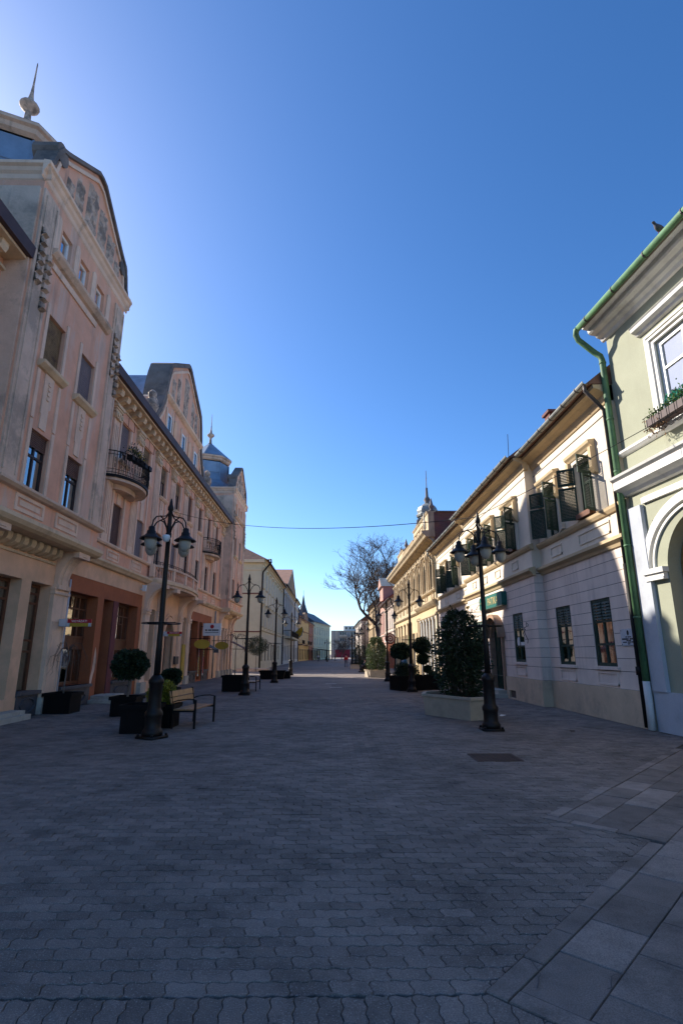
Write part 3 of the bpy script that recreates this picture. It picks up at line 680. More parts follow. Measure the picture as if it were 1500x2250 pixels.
    for sgn, q in ((-1, a), (1, b)):
        A = [w.P(q+sgn*p, D+.19, z) for p, z in pf]; B = [w.P(q+sgn*p, -4.4, z) for p, z in pf]
        for k in range(len(pf)-1): w.F(A[k], A[k+1], B[k+1], B[k])
    L1.part('tower_cornice', w, M['pale'])
    w = L1.mb(); w.box(a-.001, a+.012, -4, D-.1, 6, 14.6); w.quad((a-.03, D-.75, 6.5), (a-.03, D-.12, 6.5), (a-.03, D-.12, 14.5), (a-.03, D-.75, 14.5))
    w.box(a-.06, a, D-.85, D-.05, 6.3, 14.5); L1.part('side_pilaster', w, M['worn'])
    hw = (b-a)/2
    right = [(hw+.1, 15.3), (hw-.12, 15.62), (hw-.25, 16.1), (hw-.5, 16.48), (hw-.75, 16.62), (hw-.95, 16.75), (0.3, 17.98), (0, 18.02)]
    out = [(c-p, z) for p, z in right]+[(c+p, z) for p, z in right[::-1][1:]]
    w = L1.mb(); w.polyx(out, D-.5, D-.02); gb = L1.part('gable_wall', w, M['pink'])
    w = L1.mb(); w.strip([(p, z+.05) for p, z in out], .13, D-.55, D+.1); L1.part('gable_coping', w, M['coping'], gb)
    w = L1.mb(); w.strip([(c+(p-c)*.92, 15.3+(z-15.3)*.9) for p, z in out], .12, D-.02, D+.05); L1.part('gable_moulding', w, M['pale'], gb)
    for k, (v, wd, z1) in enumerate(((-1.75, .4, 16.1), (-1.15, .5, 16.6), (-.3, .75, 17.2), (.55, .6, 17.0), (1.3, .6, 16.6), (1.95, .4, 16.1))):
        w = relief(c+v-wd/2, c+v+wd/2, 15.5, z1, D-.02, k+7); L1.part('stucco_relief', w, M['relief'], gb, smooth=True)
    for sgn in (-1, 1):   # scroll at the shoulder
        w = L1.mb(); w.polyx(arc(c+sgn*(hw-.55), 16.3, .34, 0, 2*PI, 14)[:-1], D-.7, D+.06); L1.part('shoulder_scroll', w, M['coping'], gb)
    # bell-shaped sheet metal dome
    dc = (c, -2.3)
    def ring(r, z): return [(dc[0]+r*math.cos(PI/8*0+PI/4*k), dc[1]+r*math.sin(PI/4*k), z) for k in range(8)]
    w = L1.mb(); prof = [(2.95, 15.34), (2.75, 15.7), (2.3, 16.1), (1.95, 16.5), (1.8, 17.2), (1.78, 18.2)]; rs = [[w.P(*p) for p in ring(r, z)] for r, z in prof]
    for A, B in zip(rs, rs[1:]):
        for k in range(8): w.F(A[k], A[(k+1) % 8], B[(k+1) % 8], B[k])
    dm = L1.part('dome', w, M['bluemetal'])
    w = L1.mb()
    for k in range(8):
        w.tube([ring(r+.02, z)[k] for r, z in prof], .05, 4)
        for j in range(1, 5):
            r0, z0 = prof[j]; p, q = Vector(ring(r0+.012, z0)[k]), Vector(ring(r0+.012, z0)[(k+1) % 8]); w.tube([p, q], .018, 4)
    L1.part('standing_seam', w, M['bluemetal'], dm)
    w = L1.mb(); pr2 = [(1.76, 18.3), (1.9, 18.4), (1.95, 18.56), (2.05, 18.62), (2.05, 18.74), (1.2, 18.8)]; rs = [[w.P(*p) for p in ring(r, z)] for r, z in pr2]
    for A, B in zip(rs, rs[1:]):
        for k in range(8): w.F(A[k], A[(k+1) % 8], B[(k+1) % 8], B[k])
    L1.part('dome_eave', w, M['worn'], dm)
    w = L1.mb(); rs = [[w.P(*p) for p in ring(r, z)] for r, z in ((2.04, 18.76), (.12, 20.45))]
    for k in range(8): w.F(rs[0][k], rs[0][(k+1) % 8], rs[1][(k+1) % 8], rs[1][k])
    w.F(*rs[1])
    L1.part('spire_roof', w, M['bluemetal'], dm)
    w = L1.mb(); w.lathe([(.2, 20.4), (.13, 20.5), (.1, 20.95), (.14, 21.0), (.18, 21.05), (.31, 21.18), (.34, 21.25), (.3, 21.33), (.16, 21.44), (.1, 21.6), (.06, 21.9), (.035, 22.3), (.02, 23.3), (.005, 23.4)], dc, 14); L1.part('finial', w, M['relief'], dm, smooth=True)
for k, (a, b) in enumerate(TW): tower(a, b, k == 0)
# dentils below the first oriel
dn = MB(lambda a, b, c: (b, a, c)); dn.extr([(0, 0), (.12, .02), (.3, .12), (.34, .22), (.34, .34), (0, .34)], -.11, .11); dme = dn.mesh('dentil', M['cream'])
for k in range(11): L1.put('dentil', dme, 13.0+k*.4, 0, 4.6)
for k in range(9): L1.put('dentil', dme, 44.6+k*.4, 0, 4.6)
w = L1.mb(); w.extr([(0, 4.5), (.05, 4.5), (.07, 4.56), (0, 4.58)], 12.6, 17.3); L1.part('dentil_band', w, M['cream'])
arched_bracket(17.45, 18.15, 3.9, 4.96, .7, M['pale']); arched_bracket(12.9, 13.5, 3.9, 4.96, .7, M['pale'])
arched_bracket(43.6, 44.1, 3.9, 4.96, .7, M['pale']); arched_bracket(47.7, 48.2, 3.9, 4.96, .7, M['pale']); arched_bracket(49.05, 49.45, 3.9, 4.96, .7, M['pale'])
# ground floor pilasters with sunk faces and stone feet
for (a, b) in ((17.33, 18.25), (26.0, 26.65), (27.85, 28.45), (31.95, 32.6), (33.85, 34.5), (43.5, 44.2), (45.25, 45.55), (46.45, 46.75), (47.65, 48.15), (49.1, 49.48)):
    w = L1.mb(); w.box(a, b, 0, .12, .45, 3.76); w.box(a-.05, b+.05, 0, .17, 3.6, 3.68); w.box(a-.04, b+.04, 0, .15, 3.74, 3.8)
    if b-a > .5:
        w.strip([(a+.1, .62), (a+.1, 2.75), (b-.1, 2.75), (b-.1, .62)], .03, .12, .145); w.strip([(a+.17, .7), (a+.17, 2.68), (b-.17, 2.68), (b-.17, .7)], .025, .12, .14)
    pl = L1.part('pilaster', w, M['pale']); w = L1.mb(); w.box(a-.04, b+.04, 0, .2, 0, .48); L1.part('pilaster_foot', w, M['lightstone'], pl)
# shop windows of the near part
def shopwin(u0, u1, z0, z1, d, fm, side_lights=False, display=True):
    W, H = u1-u0, z1-z0; m = L1.mb(); zt, zm = z0+H*.52, z0+H*.39
    for q in (u0, u1-.09): m.box(q, q+.09, d-.08, d, z0, z1)
    for q in (z0, z1-.09): m.box(u0+.09, u1-.09, d-.08, d, q, q+.09)
    m.box(u0+.09, u1-.09, d-.1, d+.02, zm, zt); m.box(u0+.05, u1-.05, d-.02, d+.05, zm-.03, zm+.03); m.box(u0+.05, u1-.05, d-.02, d+.05, zt-.03, zt+.03)
    us = u1-W*.26
    m.box(us-.045, us+.045, d-.07, d-.002, z0+.09, z1-.09)
    zg = z1-.09-H*.13; m.box(u0+.09, u1-.09, d-.06, d-.004, zg-.025, zg+.025)
    n = 5
    for k in range(1, n): q = u0+.09+(us-u0-.09)*k/n; m.box(q-.02, q+.02, d-.055, d-.006, zg, z1-.09)
    for q in (u0+.09+(us-u0)*.2, us-(us-u0)*.2): m.box(q-.02, q+.02, d-.055, d-.006, zg-.34, zg)
    for p, q in ((u0+.09, u0+.09+(us-u0)*.2), (us-(us-u0)*.2, us)): m.box(p, q, d-.055, d-.006, zg-.36, zg-.32)
    fo = L1.part('shop_window', m, fm)
    for (a, b, c, e) in ((u0+.05, us, z0+.05, zm), (us, u1-.05, z0+.05, zm), (u0+.05, us, zt, z1-.05), (us, u1-.05, zt, z1-.05)):
        m = L1.mb(); m.quad((a, d-.04, c), (b, d-.04, c), (b, d-.04, e), (a, d-.04, e)); L1.part('pane', m, GLD, fo)
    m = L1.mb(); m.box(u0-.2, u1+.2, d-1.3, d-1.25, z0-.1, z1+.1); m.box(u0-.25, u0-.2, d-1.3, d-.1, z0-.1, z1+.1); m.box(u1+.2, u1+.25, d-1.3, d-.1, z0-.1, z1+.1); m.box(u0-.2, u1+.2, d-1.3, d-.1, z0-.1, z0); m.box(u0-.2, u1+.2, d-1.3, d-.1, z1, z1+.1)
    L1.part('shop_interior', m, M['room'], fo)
    if display:
        cols = [(.5, .45, .35), (.25, .3, .4), (.45, .25, .12), (.55, .5, .42), (.2, .28, .2)]
        q = u0+.25; k = 0
        while q < u1-.45:
            ww = rnd.uniform(.3, .48); hh = rnd.uniform(.35, .6)
            m = L1.mb(); m.box(q, q+ww, d-.5, d-.46, z0+.1, z0+.1+hh); po = L1.part('framed_picture', m, M['wood'] if k % 2 else M['curtain'], fo)
            m = L1.mb(); m.box(q+.05, q+ww-.05, d-.46, d-.45, z0+.15, z0+.05+hh); L1.part('picture', m, mat('picture_%d' % (k % 5), cols[k % 5], var=.5, vscale=12), po)
            q += ww+.08; k += 1
    return fo
shopwin(18.62, 20.95, .72, 3.85, -.42, M['wood']); shopwin(22.9, 25.3, .72, 3.85, -.42, M['wood'])
for a, b in ((14.1, 15.65), (16.16, 17.3)):
    L1.window(a, b, .58, 3.85, -.36, M['wood'], gm=GLD, nx=1, tr=(.38, .48, .82, .91), fr=.1, curtain=1.0)
shopwin(35.0, 36.9, .52, 3.85, -.4, M['wood'], display=False); shopwin(38.6, 40.4, .52, 3.85, -.4, M['wood'], display=False)
w = L1.mb(); w.box(21.5, 22.42, -.85, -.8, .12, 3.85); w.box(21.5, 21.55, -.8, -.5, .12, 3.85); w.box(22.37, 22.42, -.8, -.5, .12, 3.85)
for z0, z1 in ((.4, 1.3), (1.5, 2.6)): w.box(21.65, 22.27, -.8, -.77, z0, z1)
dr = L1.part('door', w, M['darkwood']); w = L1.mb(); w.tube([(22.3, -.74, 1.15), (22.3, -.7, 1.15), (22.3, -.7, 1.35), (22.3, -.74, 1.35)], .015, 5); L1.part('handle', w, M['gutter'], dr)
w = L1.mb(); w.box(22.42, 22.9, -.02, .02, .1, 3.85); L1.part('maroon_pier', w, M['maroon'])
w = L1.mb(); w.polyx([(20.98, .62), (21.12, .7), (21.2, 1.0), (21.3, 1.2), (21.36, 1.5), (21.3, 1.75), (21.18, 2.0), (21.12, 1.6), (21.08, 1.2), (20.98, .9)], -.02, -.012); L1.part('bare_plaster_patch', w, M['worn'])
for a, b in ((26.75, 27.75), (32.75, 33.75), (44.3, 45.2), (46.8, 47.6), (48.2, 49.0)): L1.window(a, b, .5, 3.87, -.36, M['darkwood'], gm=GLD, nx=1, tr=(.7,), fr=.08)
for a, b in ((37.35, 38.15), (45.6, 46.4)):
    w = L1.mb(); w.box(a, b, -.5, -.44, .1, 3.85); w.box(a+.1, b-.1, -.44, -.42, .3, 1.2); w.box(a+.1, b-.1, -.44, -.42, 1.4, 3.0); L1.part('door', w, M['darkwood'])
# dark stone panels under the shop windows
for a, b, dd in ((16.2, 17.3, .05), (18.62, 20.95, .03), (22.9, 25.3, .03), (35.0, 36.9, .03), (38.6, 40.4, .03)):
    w = L1.mb(); w.box(a, b, -.2, dd, 0, .6); w.box(a-.03, b+.03, -.25, dd+.08, .6, .7); w.strip(arc((a+b)/2, .3, (b-a)*.34, 0, 2*PI, 8, .2), .03, dd, dd+.04); L1.part('stone_apron', w, M['darkstone'])
w = L1.mb(); w.box(13.2, 16.1, 0, .55, 0, .14); w.box(13.2, 16.05, 0, .4, .14, .24); L1.part('door_step', w, M['lightstone'])
w = L1.mb(); w.box(20.9, 23.0, -.1, 1.0, 0, .12); w.box(21.2, 22.6, -.1, .7, .12, .25); L1.part('door_step', w, M['lightstone'])
# porch: arched door and balustraded balcony
w = L1.mb(); cu, cz, rr = 30.2, 2.6, .85
w.polyx([(cu-rr, .12), (cu-rr, cz)]+arc(cu, cz, rr, PI, 0, 14)+[(cu+rr, cz), (cu+rr, .12)], -.42, -.36); dr = L1.part('arched_door', w, M['darkwood'])
w = L1.mb()
for q in (-.4, .4): w.box(cu+q-.28, cu+q+.28, -.36, -.33, .35, 1.1); w.box(cu+q-.28, cu+q+.28, -.36, -.33, 1.25, 2.4)
L1.part('door_panel', w, M['wood'], dr)
w = L1.mb(); w.strip([(cu-rr, .12), (cu-rr, cz)]+arc(cu, cz, rr, PI, 0, 16)+[(cu+rr, cz), (cu+rr, .12)], -.26, -.05, .09); w.strip([(cu-rr-.34, .12), (cu-rr-.34, cz)]+arc(cu, cz, rr+.34, PI, 0, 16)+[(cu+rr+.34, cz), (cu+rr+.34, .12)], -.1, 0, .06)
L1.part('arch_moulding', w, M['peach'])
def bow(u, u0, u1, dep, e=.35):
    t = (u-u0)/(u1-u0); return dep*min(1, max(0, math.sin(PI*t)))**e
ub0, ub1 = 26.0, 34.4
def slabpoly(ub0, ub1, dep, e, n=28): return [(ub0+(ub1-ub0)*k/n, bow(ub0+(ub1-ub0)*k/n, ub0, ub1, dep, e)) for k in range(n+1)]
sp = slabpoly(ub0, ub1, 1.05, .45)
def plate(pts, z0, z1, m, name, parent=None):
    w = L1.mb(); A = [w.P(u, max(d, 0), z0) for u, d in pts]; B = [w.P(u, max(d, 0), z1) for u, d in pts]; n = len(pts)
    for k in range(n-1): w.F(A[k], A[k+1], B[k+1], B[k])
    w.F(*A); w.F(*B[::-1]); return L1.part(name, w, m, parent)
bal = plate(sp, 4.98, 5.12, M['worn'], 'balcony'); plate([(u, d*1.08) for u, d in sp], 5.12, 5.26, M['cream'], 'balcony_edge', bal)
plate([(u, d*.96) for u, d in sp], 5.26, 5.36, M['worn'], 'balustrade_base', bal)
ba = MB(); ba.lathe([(.05, 0), (.05, .05), (.03, .08), (.06, .2), (.055, .26), (.028, .36), (.04, .42), (.05, .44), (.05, .5)], n=8); bame = ba.mesh('baluster', M['pink'], True)
n = 40; L = []
for k in range(n+1):
    u = ub0+.15+(ub1-ub0-.3)*k/n; L.append((u, bow(u, ub0, ub1, .98, .45)-.04))
for k, (u, d) in enumerate(L):
    if k % 8 == 0:
        w = L1.mb(); w.box(u-.13, u+.13, d-.12, d+.09, 5.36, 5.98); L1.part('balustrade_post', w, M['pale'], bal)
    else: o = link('baluster', bame, bal, L1.T(u, d, 5.36))
w = L1.mb()
for (ua, da), (uc, dc) in zip(L, L[1:]):
    i = [w.P(u, d+q, z) for u, d in ((ua, da), (uc, dc)) for q in (-.1, .1) for z in (5.86, 5.96)]
    for f in ((0, 4, 5, 1), (2, 3, 7, 6), (0, 2, 6, 4), (1, 5, 7, 3)): w.F(*[i[x] for x in f])
L1.part('balustrade_rail', w, M['worn'], bal)
w = L1.mb(); prev = None
for u, d in L: w.tube([(u, d, 5.96), (u, d, 6.14)], .012, 4)
w.tube([(u, d, 6.14) for u, d in L], .015, 4); w.tube([(u, d, 6.06) for u, d in L], .01, 4); L1.part('iron_railing', w, M['iron'], bal)
for a in (26.05, 28.0, 31.9, 33.9): arched_bracket(a, a+.5, 3.85, 4.98, .95, M['pale'])
# wrought iron balconies on the second floor
def iron_balcony(c, hw, dep, z):
    pts = [(c-hw+2*hw*k/24, bow(c-hw+2*hw*k/24, c-hw, c+hw, dep, .5)) for k in range(25)]
    b = plate(pts, z-.1, z, M['iron'], 'iron_balcony'); plate([(c+(u-c)*.95, d*.93) for u, d in pts], z-.22, z-.1, M['worn'], 'balcony_slab', b); plate([(c+(u-c)*.6, d*.5) for u, d in pts], z-.42, z-.22, M['worn'], 'balcony_corbel', b)
    w = L1.mb()
    P = [(c-hw+2*hw*k/44, max(.02, bow(c-hw+2*hw*k/44, c-hw, c+hw, dep*.97, .5))) for k in range(45)]
    for zz, r in ((z+.06, .014), (z+.2, .01), (z+.82, .012), (z+.96, .022)): w.tube([(u, d, z if False else zz) for u, d in P], r, 5)
    for k, (u, d) in enumerate(P): w.tube([(u, d, z), (u, d, z+.96)], .009, 4)
    L1.part('railing', w, M['iron'], b); w = L1.mb()
    for (u, d), (u2, d2) in zip(P[1::2], P[2::2]):
        um, dm_ = (u+u2)/2, (d+d2)/2
        for zc in (z+.36, z+.6):
            w.tube([(um+.05*math.cos(a), dm_+.01, zc+.09*math.sin(a)) for a in [2*PI*i/8 for i in range(9)]], .008, 4, caps=False)
    L1.part('scrollwork', w, M['iron'], b); return b
b1 = iron_balcony(21.9, 1.75, 1.0, 8.62); b2 = iron_balcony(38.3, 1.6, .9, 8.62)
w = L1.mb()
for k in range(5): w.box(20.75+k*.34, 21.05+k*.34, .55+.08*k, .8+.06*k, 9.42, 9.6)
fb = L1.part('flower_trough', w, M['iron'], b1)
# central gable
c = 30.2
right = [(5.7, 12.45), (5.3, 13.3), (4.6, 14.1), (4.15, 14.9), (4.0, 15.7), (3.75, 16.5), (3.45, 17.15), (3.1, 17.4), (.35, 18.92), (0, 18.98)]
out = [(c-p, z) for p, z in right]+[(c+p, z) for p, z in right[::-1][1:]]
AT = [(27.0, 27.7), (29.85, 30.55), (32.7, 33.4)]
w = L1.mb(); w.polyx(out, -.55, -.02); gb = L1.part('central_gable', w, M['pink'])
w = L1.mb(); w.strip([(p, z+.07) for p, z in out], .26, -1.1, .12); L1.part('gable_coping', w, M['coping'], gb)
w = L1.mb(); w.strip([(c+(p-c)*.9, 12.4+(z-12.4)*.94) for p, z in out], .14, -.02, .06); L1.part('gable_moulding', w, M['pale'], gb)
w = L1.mb(); w.extr([(-.02, 15.0), (.08, 15.05), (.2, 15.16), (.22, 15.28), (-.02, 15.34)], c-3.9, c+3.9); L1.part('gable_cornice', w, M['pale'], gb)
w = L1.mb(); w.extr([(-.02, 15.34), (-3.5, 15.34), (-4.5, 13), (-1, 12.5)], c-3.4, c+3.4); w.polyx([(c-3.1, 15.3), (c+3.1, 15.3), (c, 18.4)], -9, -.6); L1.part('gable_roof', w, M['bluemetal'], gb)
for a, b in AT:
    L1.window(a, b, 13.1, 14.4, .0, M['whitew'], gm=GLF, nx=1, fr=.1, room=False)
    for v in (a-.3, b+.14): w = L1.mb(); w.box(v, v+.16, -.02, .05, 12.9, 14.6); L1.part('attic_strip', w, M['pale'], gb)
for v in (28.5, 31.6):
    w = L1.mb(); w.polyx([(v-.25, 13.0), (v+.25, 13.0), (v+.25, 14.3)]+arc(v, 14.3, .25, 0, PI, 8), -.02, .035); L1.part('blind_arch', w, M['peach'], gb)
for v, wd, z0, z1 in ((-2.5, .6, 15.5, 16.7), (-1.6, .5, 15.5, 17.2), (0, .9, 15.5, 18.0), (1.6, .5, 15.5, 17.3), (2.5, .6, 15.5, 16.9)):
    w = relief(c+v-wd/2, c+v+wd/2, z0, z1, -.02, int(v*10)); L1.part('stucco_relief', w, M['relief'], gb, smooth=True)
for sgn in (-1, 1):
    w = L1.mb(); w.polyx(arc(c+sgn*5.2, 13.6, .75, 0, 2*PI, 18)[:-1], -.5, -.02); dd = L1.part('round_dormer', w, M['pale'], gb); w = L1.mb(); w.polyx(arc(c+sgn*5.2, 13.6, .6, 0, 2*PI, 18)[:-1], -.02, .01); L1.part('dormer_lead', w, M['bluemetal'], dd)
    w = L1.mb(); w.lathe([(.3, 12.5), (.3, 12.8), (.14, 12.9), (.2, 13.0), (.34, 13.4), (.3, 13.7), (.16, 13.8), (.2, 13.9), (.22, 14.1), (.1, 14.25), (.02, 14.3)], (c+sgn*6.0, .1), 12); L1.part('roof_urn', w, M['relief'], gb, smooth=True)
# ---------------------------------------------------------------- cream building with green shutters
R2 = Bld('cream_pharmacy_building', 'two storey cream building with open dark green shutters and tan cornices', 7.65, 27.0, -1)
A0, A1, B0, B1 = 13.45, 39.1, 19.4, 29.2
PR = .33
secs = ((A0, B0, 0), (B0, B1, PR), (B1, A1, 0))
uw = [(14.85, 15.95), (17.45, 18.55), (20.75, 21.85), (23.8, 24.9), (26.85, 27.95), (32.2, 33.3), (35.6, 36.7)]
gw = [(14.84, 16.0, 1.42, 3.28), (17.4, 18.56, 1.42, 3.28), (20.9, 22.06, 1.45, 3.3), (26.6, 27.7, 1.45, 3.3), (30.5, 31.6, 1.45, 3.3), (33.2, 34.3, 1.45, 3.3), (36.2, 37.3, 1.45, 3.3)]
door = (23.52, 25.1, .3, 3.05)
for a, b, d in secs:
    w = R2.mb(); R2.wall(w, a, b, 4.6, 9.0, d, [(p, q, 5.72, 7.46) for p, q in uw if a < p < b], .2)
    if d: w.quad((a, d, 4.6), (a, 0, 4.6), (a, 0, 9), (a, d, 9)); w.quad((b, d, 0), (b, 0, 0), (b, 0, 9), (b, d, 9))
    R2.part('upper_wall', w, M['rcream'])
    w = R2.mb(); R2.wall(w, a, b, 0, 4.62, d-.022, [h for h in gw if a < h[0] < b]+([door] if a < door[0] < b else []), .2)
    if d: w.quad((a+.02, d-.02, 0), (a+.02, 0, 0), (a+.02, 0, 4.6), (a+.02, d-.02, 4.6))
    R2.part('joint_wall', w, M['groove'])
    hol = [h for h in gw if a < h[0] < b]+([(door[0]-.02, door[1]+.02, .3, 3.08)] if a < door[0] < b else [])
    z = .86
    zs = [.86, 1.31]+[1.31+.3255*k for k in range(1, 11)]
    for z0, z1 in zip(zs, zs[1:]):
        cuts = sorted((h[0], h[1]) for h in hol if h[2] <= z0 and h[3] >= z1); ed = [a]+[q for c_ in cuts for q in c_]+[b]
        for q0, q1 in zip(ed[::2], ed[1::2]):
            w = R2.mb(); R2.wall(w, q0, q1, z0+.007, z1-.007, d, [h for h in hol if not (h[2] <= z0 and h[3] >= z1)], .03)
            if q0 > a: w.quad((q0, d, z0), (q0, d-.03, z0), (q0, d-.03, z1), (q0, d, z1))
            if q1 < b: w.quad((q1, d, z0), (q1, d-.03, z0), (q1, d-.03, z1), (q1, d, z1))
            if d and q0 == a: w.quad((a, d, z0+.007), (a, 0, z0+.007), (a, 0, z1-.007), (a, d, z1-.007))
            R2.part('stone_course', w, M['rcourse'])
    w = R2.mb(); hs = [(22.2, 23.0, .05, .34)] if d else []
    R2.wall(w, a-(.06 if d else 0), b+(.06 if d else 0), 0, .86, d+.06, hs+([(23.3, 25.3, -1, 1)] if d else []), .3); w.quad((a-.06, d+.06, .86), (b+.06, d+.06, .86), (b+.06, d, .86), (a-.06, d, .86))
    if d: w.quad((a-.06, d+.06, 0), (a-.06, 0, 0), (a-.06, 0, .86), (a-.06, d+.06, .86))
    R2.part('plinth', w, M['rplinth'])
    if d: w = R2.mb(); w.box(22.2, 23.0, d-.3, d-.2, 0, .4); R2.part('cellar_hatch', w, M['room'])
    e = .14 if d else 0
    for nm, pf in (('ledge', [(-.05, 4.5), (.05, 4.52), (.09, 4.6), (.2, 4.68), (.2, 4.77), (.0, 4.82), (-.05, 4.82)]), ('sill_band', [(-.05, 5.46), (.06, 5.48), (.12, 5.56), (.14, 5.64), (0, 5.68), (-.05, 5.68)])):
        w = R2.mb(); w.extr([(d+p, z) for p, z in pf], a-e, b+e); R2.part(nm, w, M['rtrim'])
    w = R2.mb(); w.extr([(d-.1, 8.52), (d+.04, 8.54), (d+.1, 8.66), (d+.12, 8.76), (d+.3, 8.86), (d+.42, 8.9), (d+.44, 9.0), (d-.1, 9.02)], a-e, b+e); R2.part('cornice', w, M['rtrim'])
    w = R2.mb(); w.box(a, b, d, d+.012, 8.26, 8.29); R2.part('frieze_line', w, M['groove'])
    w = R2.mb(); w.extr([(d+.62, 9.03), (-5.8, 14.2), (-11.5, 9.0)], a-e, b+e); R2.part('roof', w, M['rooft'])
    w = R2.mb(); gx, gz, r = d+.62, 9.1, .1; prf = [(gx+r*math.cos(t), gz+r*math.sin(t)) for t in [PI+PI*k/8 for k in range(9)]]+[(gx+(r-.012)*math.cos(t), gz+(r-.012)*math.sin(t)) for t in [2*PI-PI*k/8 for k in range(9)]]
    w.extr(prf, a-e, b+e); gu = R2.part('gutter', w, M['gutter'])
    u = a+.5
    while u < b:
        w = R2.mb(); w.extr([(gx+(r+.012)*math.cos(t), gz+(r+.012)*math.sin(t)) for t in [PI*.95+PI*1.1*k/8 for k in range(9)]]+[(gx+(r)*math.cos(t), gz+(r)*math.sin(t)) for t in [PI*2.05-PI*1.1*k/8 for k in range(9)]], u-.02, u+.02); R2.part('gutter_strap', w, M['darkpipe'], gu); u += .95
w = R2.mb()
for q in (A0, A1): w.quad((q, 0, 0), (q, -11, 0), (q, -11, 9), (q, 0, 9)); w.polyx([(0, 0)], 0, 0) if False else None
for q in (A0+.02, A1-.02): i = [w.P(q, d, z) for d, z in ((.5, 9.05), (-5.8, 14.1), (-11.4, 9.0))]; w.F(*i)
R2.part('end_wall', w, M['rcream'])
# sunk panels under the upper windows
for (p, q) in [(14.3, 16.2), (17.5, 18.4), (20.9, 21.6), (23.2, 23.9), (25.2, 25.9), (27.2, 27.9), (32.2, 33.1), (35.6, 36.5), (30.2, 31.2)]:
    d = PR if B0 < p < B1 else 0
    w = R2.mb(); w.strip([(p, 4.98), (p, 5.34), (q, 5.34), (q, 4.98), (p, 4.98)], .05, d, d+.03); R2.part('sunk_panel', w, M['rcream'])
# window surrounds, sashes, shutters
def slat_leaf(wd, h):
    fr = MB(); t = .016
    for y in (0, wd-.05): fr.box(-t, t, y, y+.05, 0, h)
    for z in (0, h-.06): fr.box(-t, t, .05, wd-.05, z, z+.06)
    sl_ = MB(); sl_.quad((-.016, .05, -.022), (-.016, wd-.05, -.022), (.016, wd-.05, .024), (.016, .05, .024)); sl_.quad((-.016, .05, -.028), (.016, .05, .018), (.016, wd-.05, .018), (-.016, wd-.05, -.028))
    return fr.mesh('shutter', M['shutter']), sl_.mesh('slat', M['shutter'])
lw, lh1, lh2 = .53, 1.06, .56
lo_f, lo_s = slat_leaf(lw, lh1); up_f, up_s = slat_leaf(lw, lh2)
def leaf(u, d, z, ang, fme, sme, h, mirror):
    o = link('shutter', fme, R2.e, R2.T(u, d, z)); o.rotation_euler = (0, 0, ang)
    n = int((h-.14)/.046)
    for k in range(n): link('slat', sme, o, (0, 0, .085+k*(h-.15)/max(1, n-1)))
    return o
for k, (p, q) in enumerate(uw):
    d = PR if B0 < p < B1 else 0
    R2.window(p, q, 5.72, 7.46, d-.15, M['shutter'], nx=2, tr=(.64,), fr=.07, curtain=.5)
    w = R2.mb(); w.box(p-.16, p-.01, d, d+.07, 5.7, 7.5); w.box(q+.01, q+.16, d, d+.07, 5.7, 7.5); w.box(p-.16, q+.16, d, d+.075, 7.5, 7.62); sr = R2.part('window_surround', w, M['rcream'])
    w = R2.mb(); w.extr([(d, 7.62), (d+.1, 7.62), (d+.14, 7.68), (d+.2, 7.74), (d+.22, 7.82), (d, 7.86)], p-.3, q+.3); R2.part('window_hood', w, M['rtrim'], sr)
    for s_ in (p-.3, q+.14):
        w = R2.mb(); w.box(s_, s_+.16, d+.0, d+.17, 6.98, 7.62); w.extr([(d, 6.98), (d+.2, 6.98), (d+.1, 6.84), (d+.02, 6.78), (d, 6.78)], s_-.02, s_+.18); R2.part('hood_console', w, M['rtrim'], sr)
    # outward is -x; hinge at far side q opens towards +y, near side p towards -y
    j = rnd.uniform(-.12, .12)
    for (u, base, sgn) in ((q-.02, 1, 1), (p+.02, -1, -1)):
        # leaf's own +y points along the leaf; angle 90deg = -x (straight out), less = swung back
        a1 = R(50)+j if sgn > 0 else R(118)+j; a2 = a1+rnd.uniform(-.25, .2)
        leaf(u, d+.05, 5.74, a1, lo_f, lo_s, lh1, False); leaf(u, d+.05, 6.86, a2, up_f, up_s, lh2, False)
    if k in (0, 2):
        w = R2.mb(); w.box(p+.1, q-.1, d-.02, d+.2, 5.7, 5.86); R2.part('flower_box', w, M['wood'], sr)
for k, h in enumerate(gw):
    a, b, z0, z1 = h; d = PR if B0 < a < B1 else 0
    o = R2.window(a+.02, b-.02, z0, z1, d-.06, M['shutter'], nx=2, tr=(.32, .66), fr=.08, curtain=.9)
    w = R2.mb(); zz = z0+(z1-z0)*.66
    for c0, c1 in ((a+.1, (a+b)/2-.04), ((a+b)/2+.04, b-.1)):
        n = 6
        for i in range(n): z = zz+.05+i*(z1-zz-.12)/n; w.quad((c0, d-.045, z+.075), (c1, d-.045, z+.075), (c1, d-.015, z), (c0, d-.015, z))
    R2.part('louvre', w, M['shutter'])
    w = R2.mb(); w.box(a-.1, b+.1, d, d+.07, z0-.09, z0-.01); R2.part('window_sill', w, M['rcourse'])
    w = R2.mb(); w.strip([(a+.02, z0-.5), (a+.02, z0-.14), (b-.02, z0-.14), (b-.02, z0-.5), (a+.02, z0-.5)], .05, d, d+.025); R2.part('apron_panel', w, M['rcourse'])
w = R2.mb(); w.box(21.05, 21.45, PR-.045, PR-.04, 2.05, 2.2); w.polyx(arc(21.7, 2.2, .14, 0, 2*PI, 16, .2)[:-1], PR-.046, PR-.04); R2.part('window_sticker', w, M['whitew'])
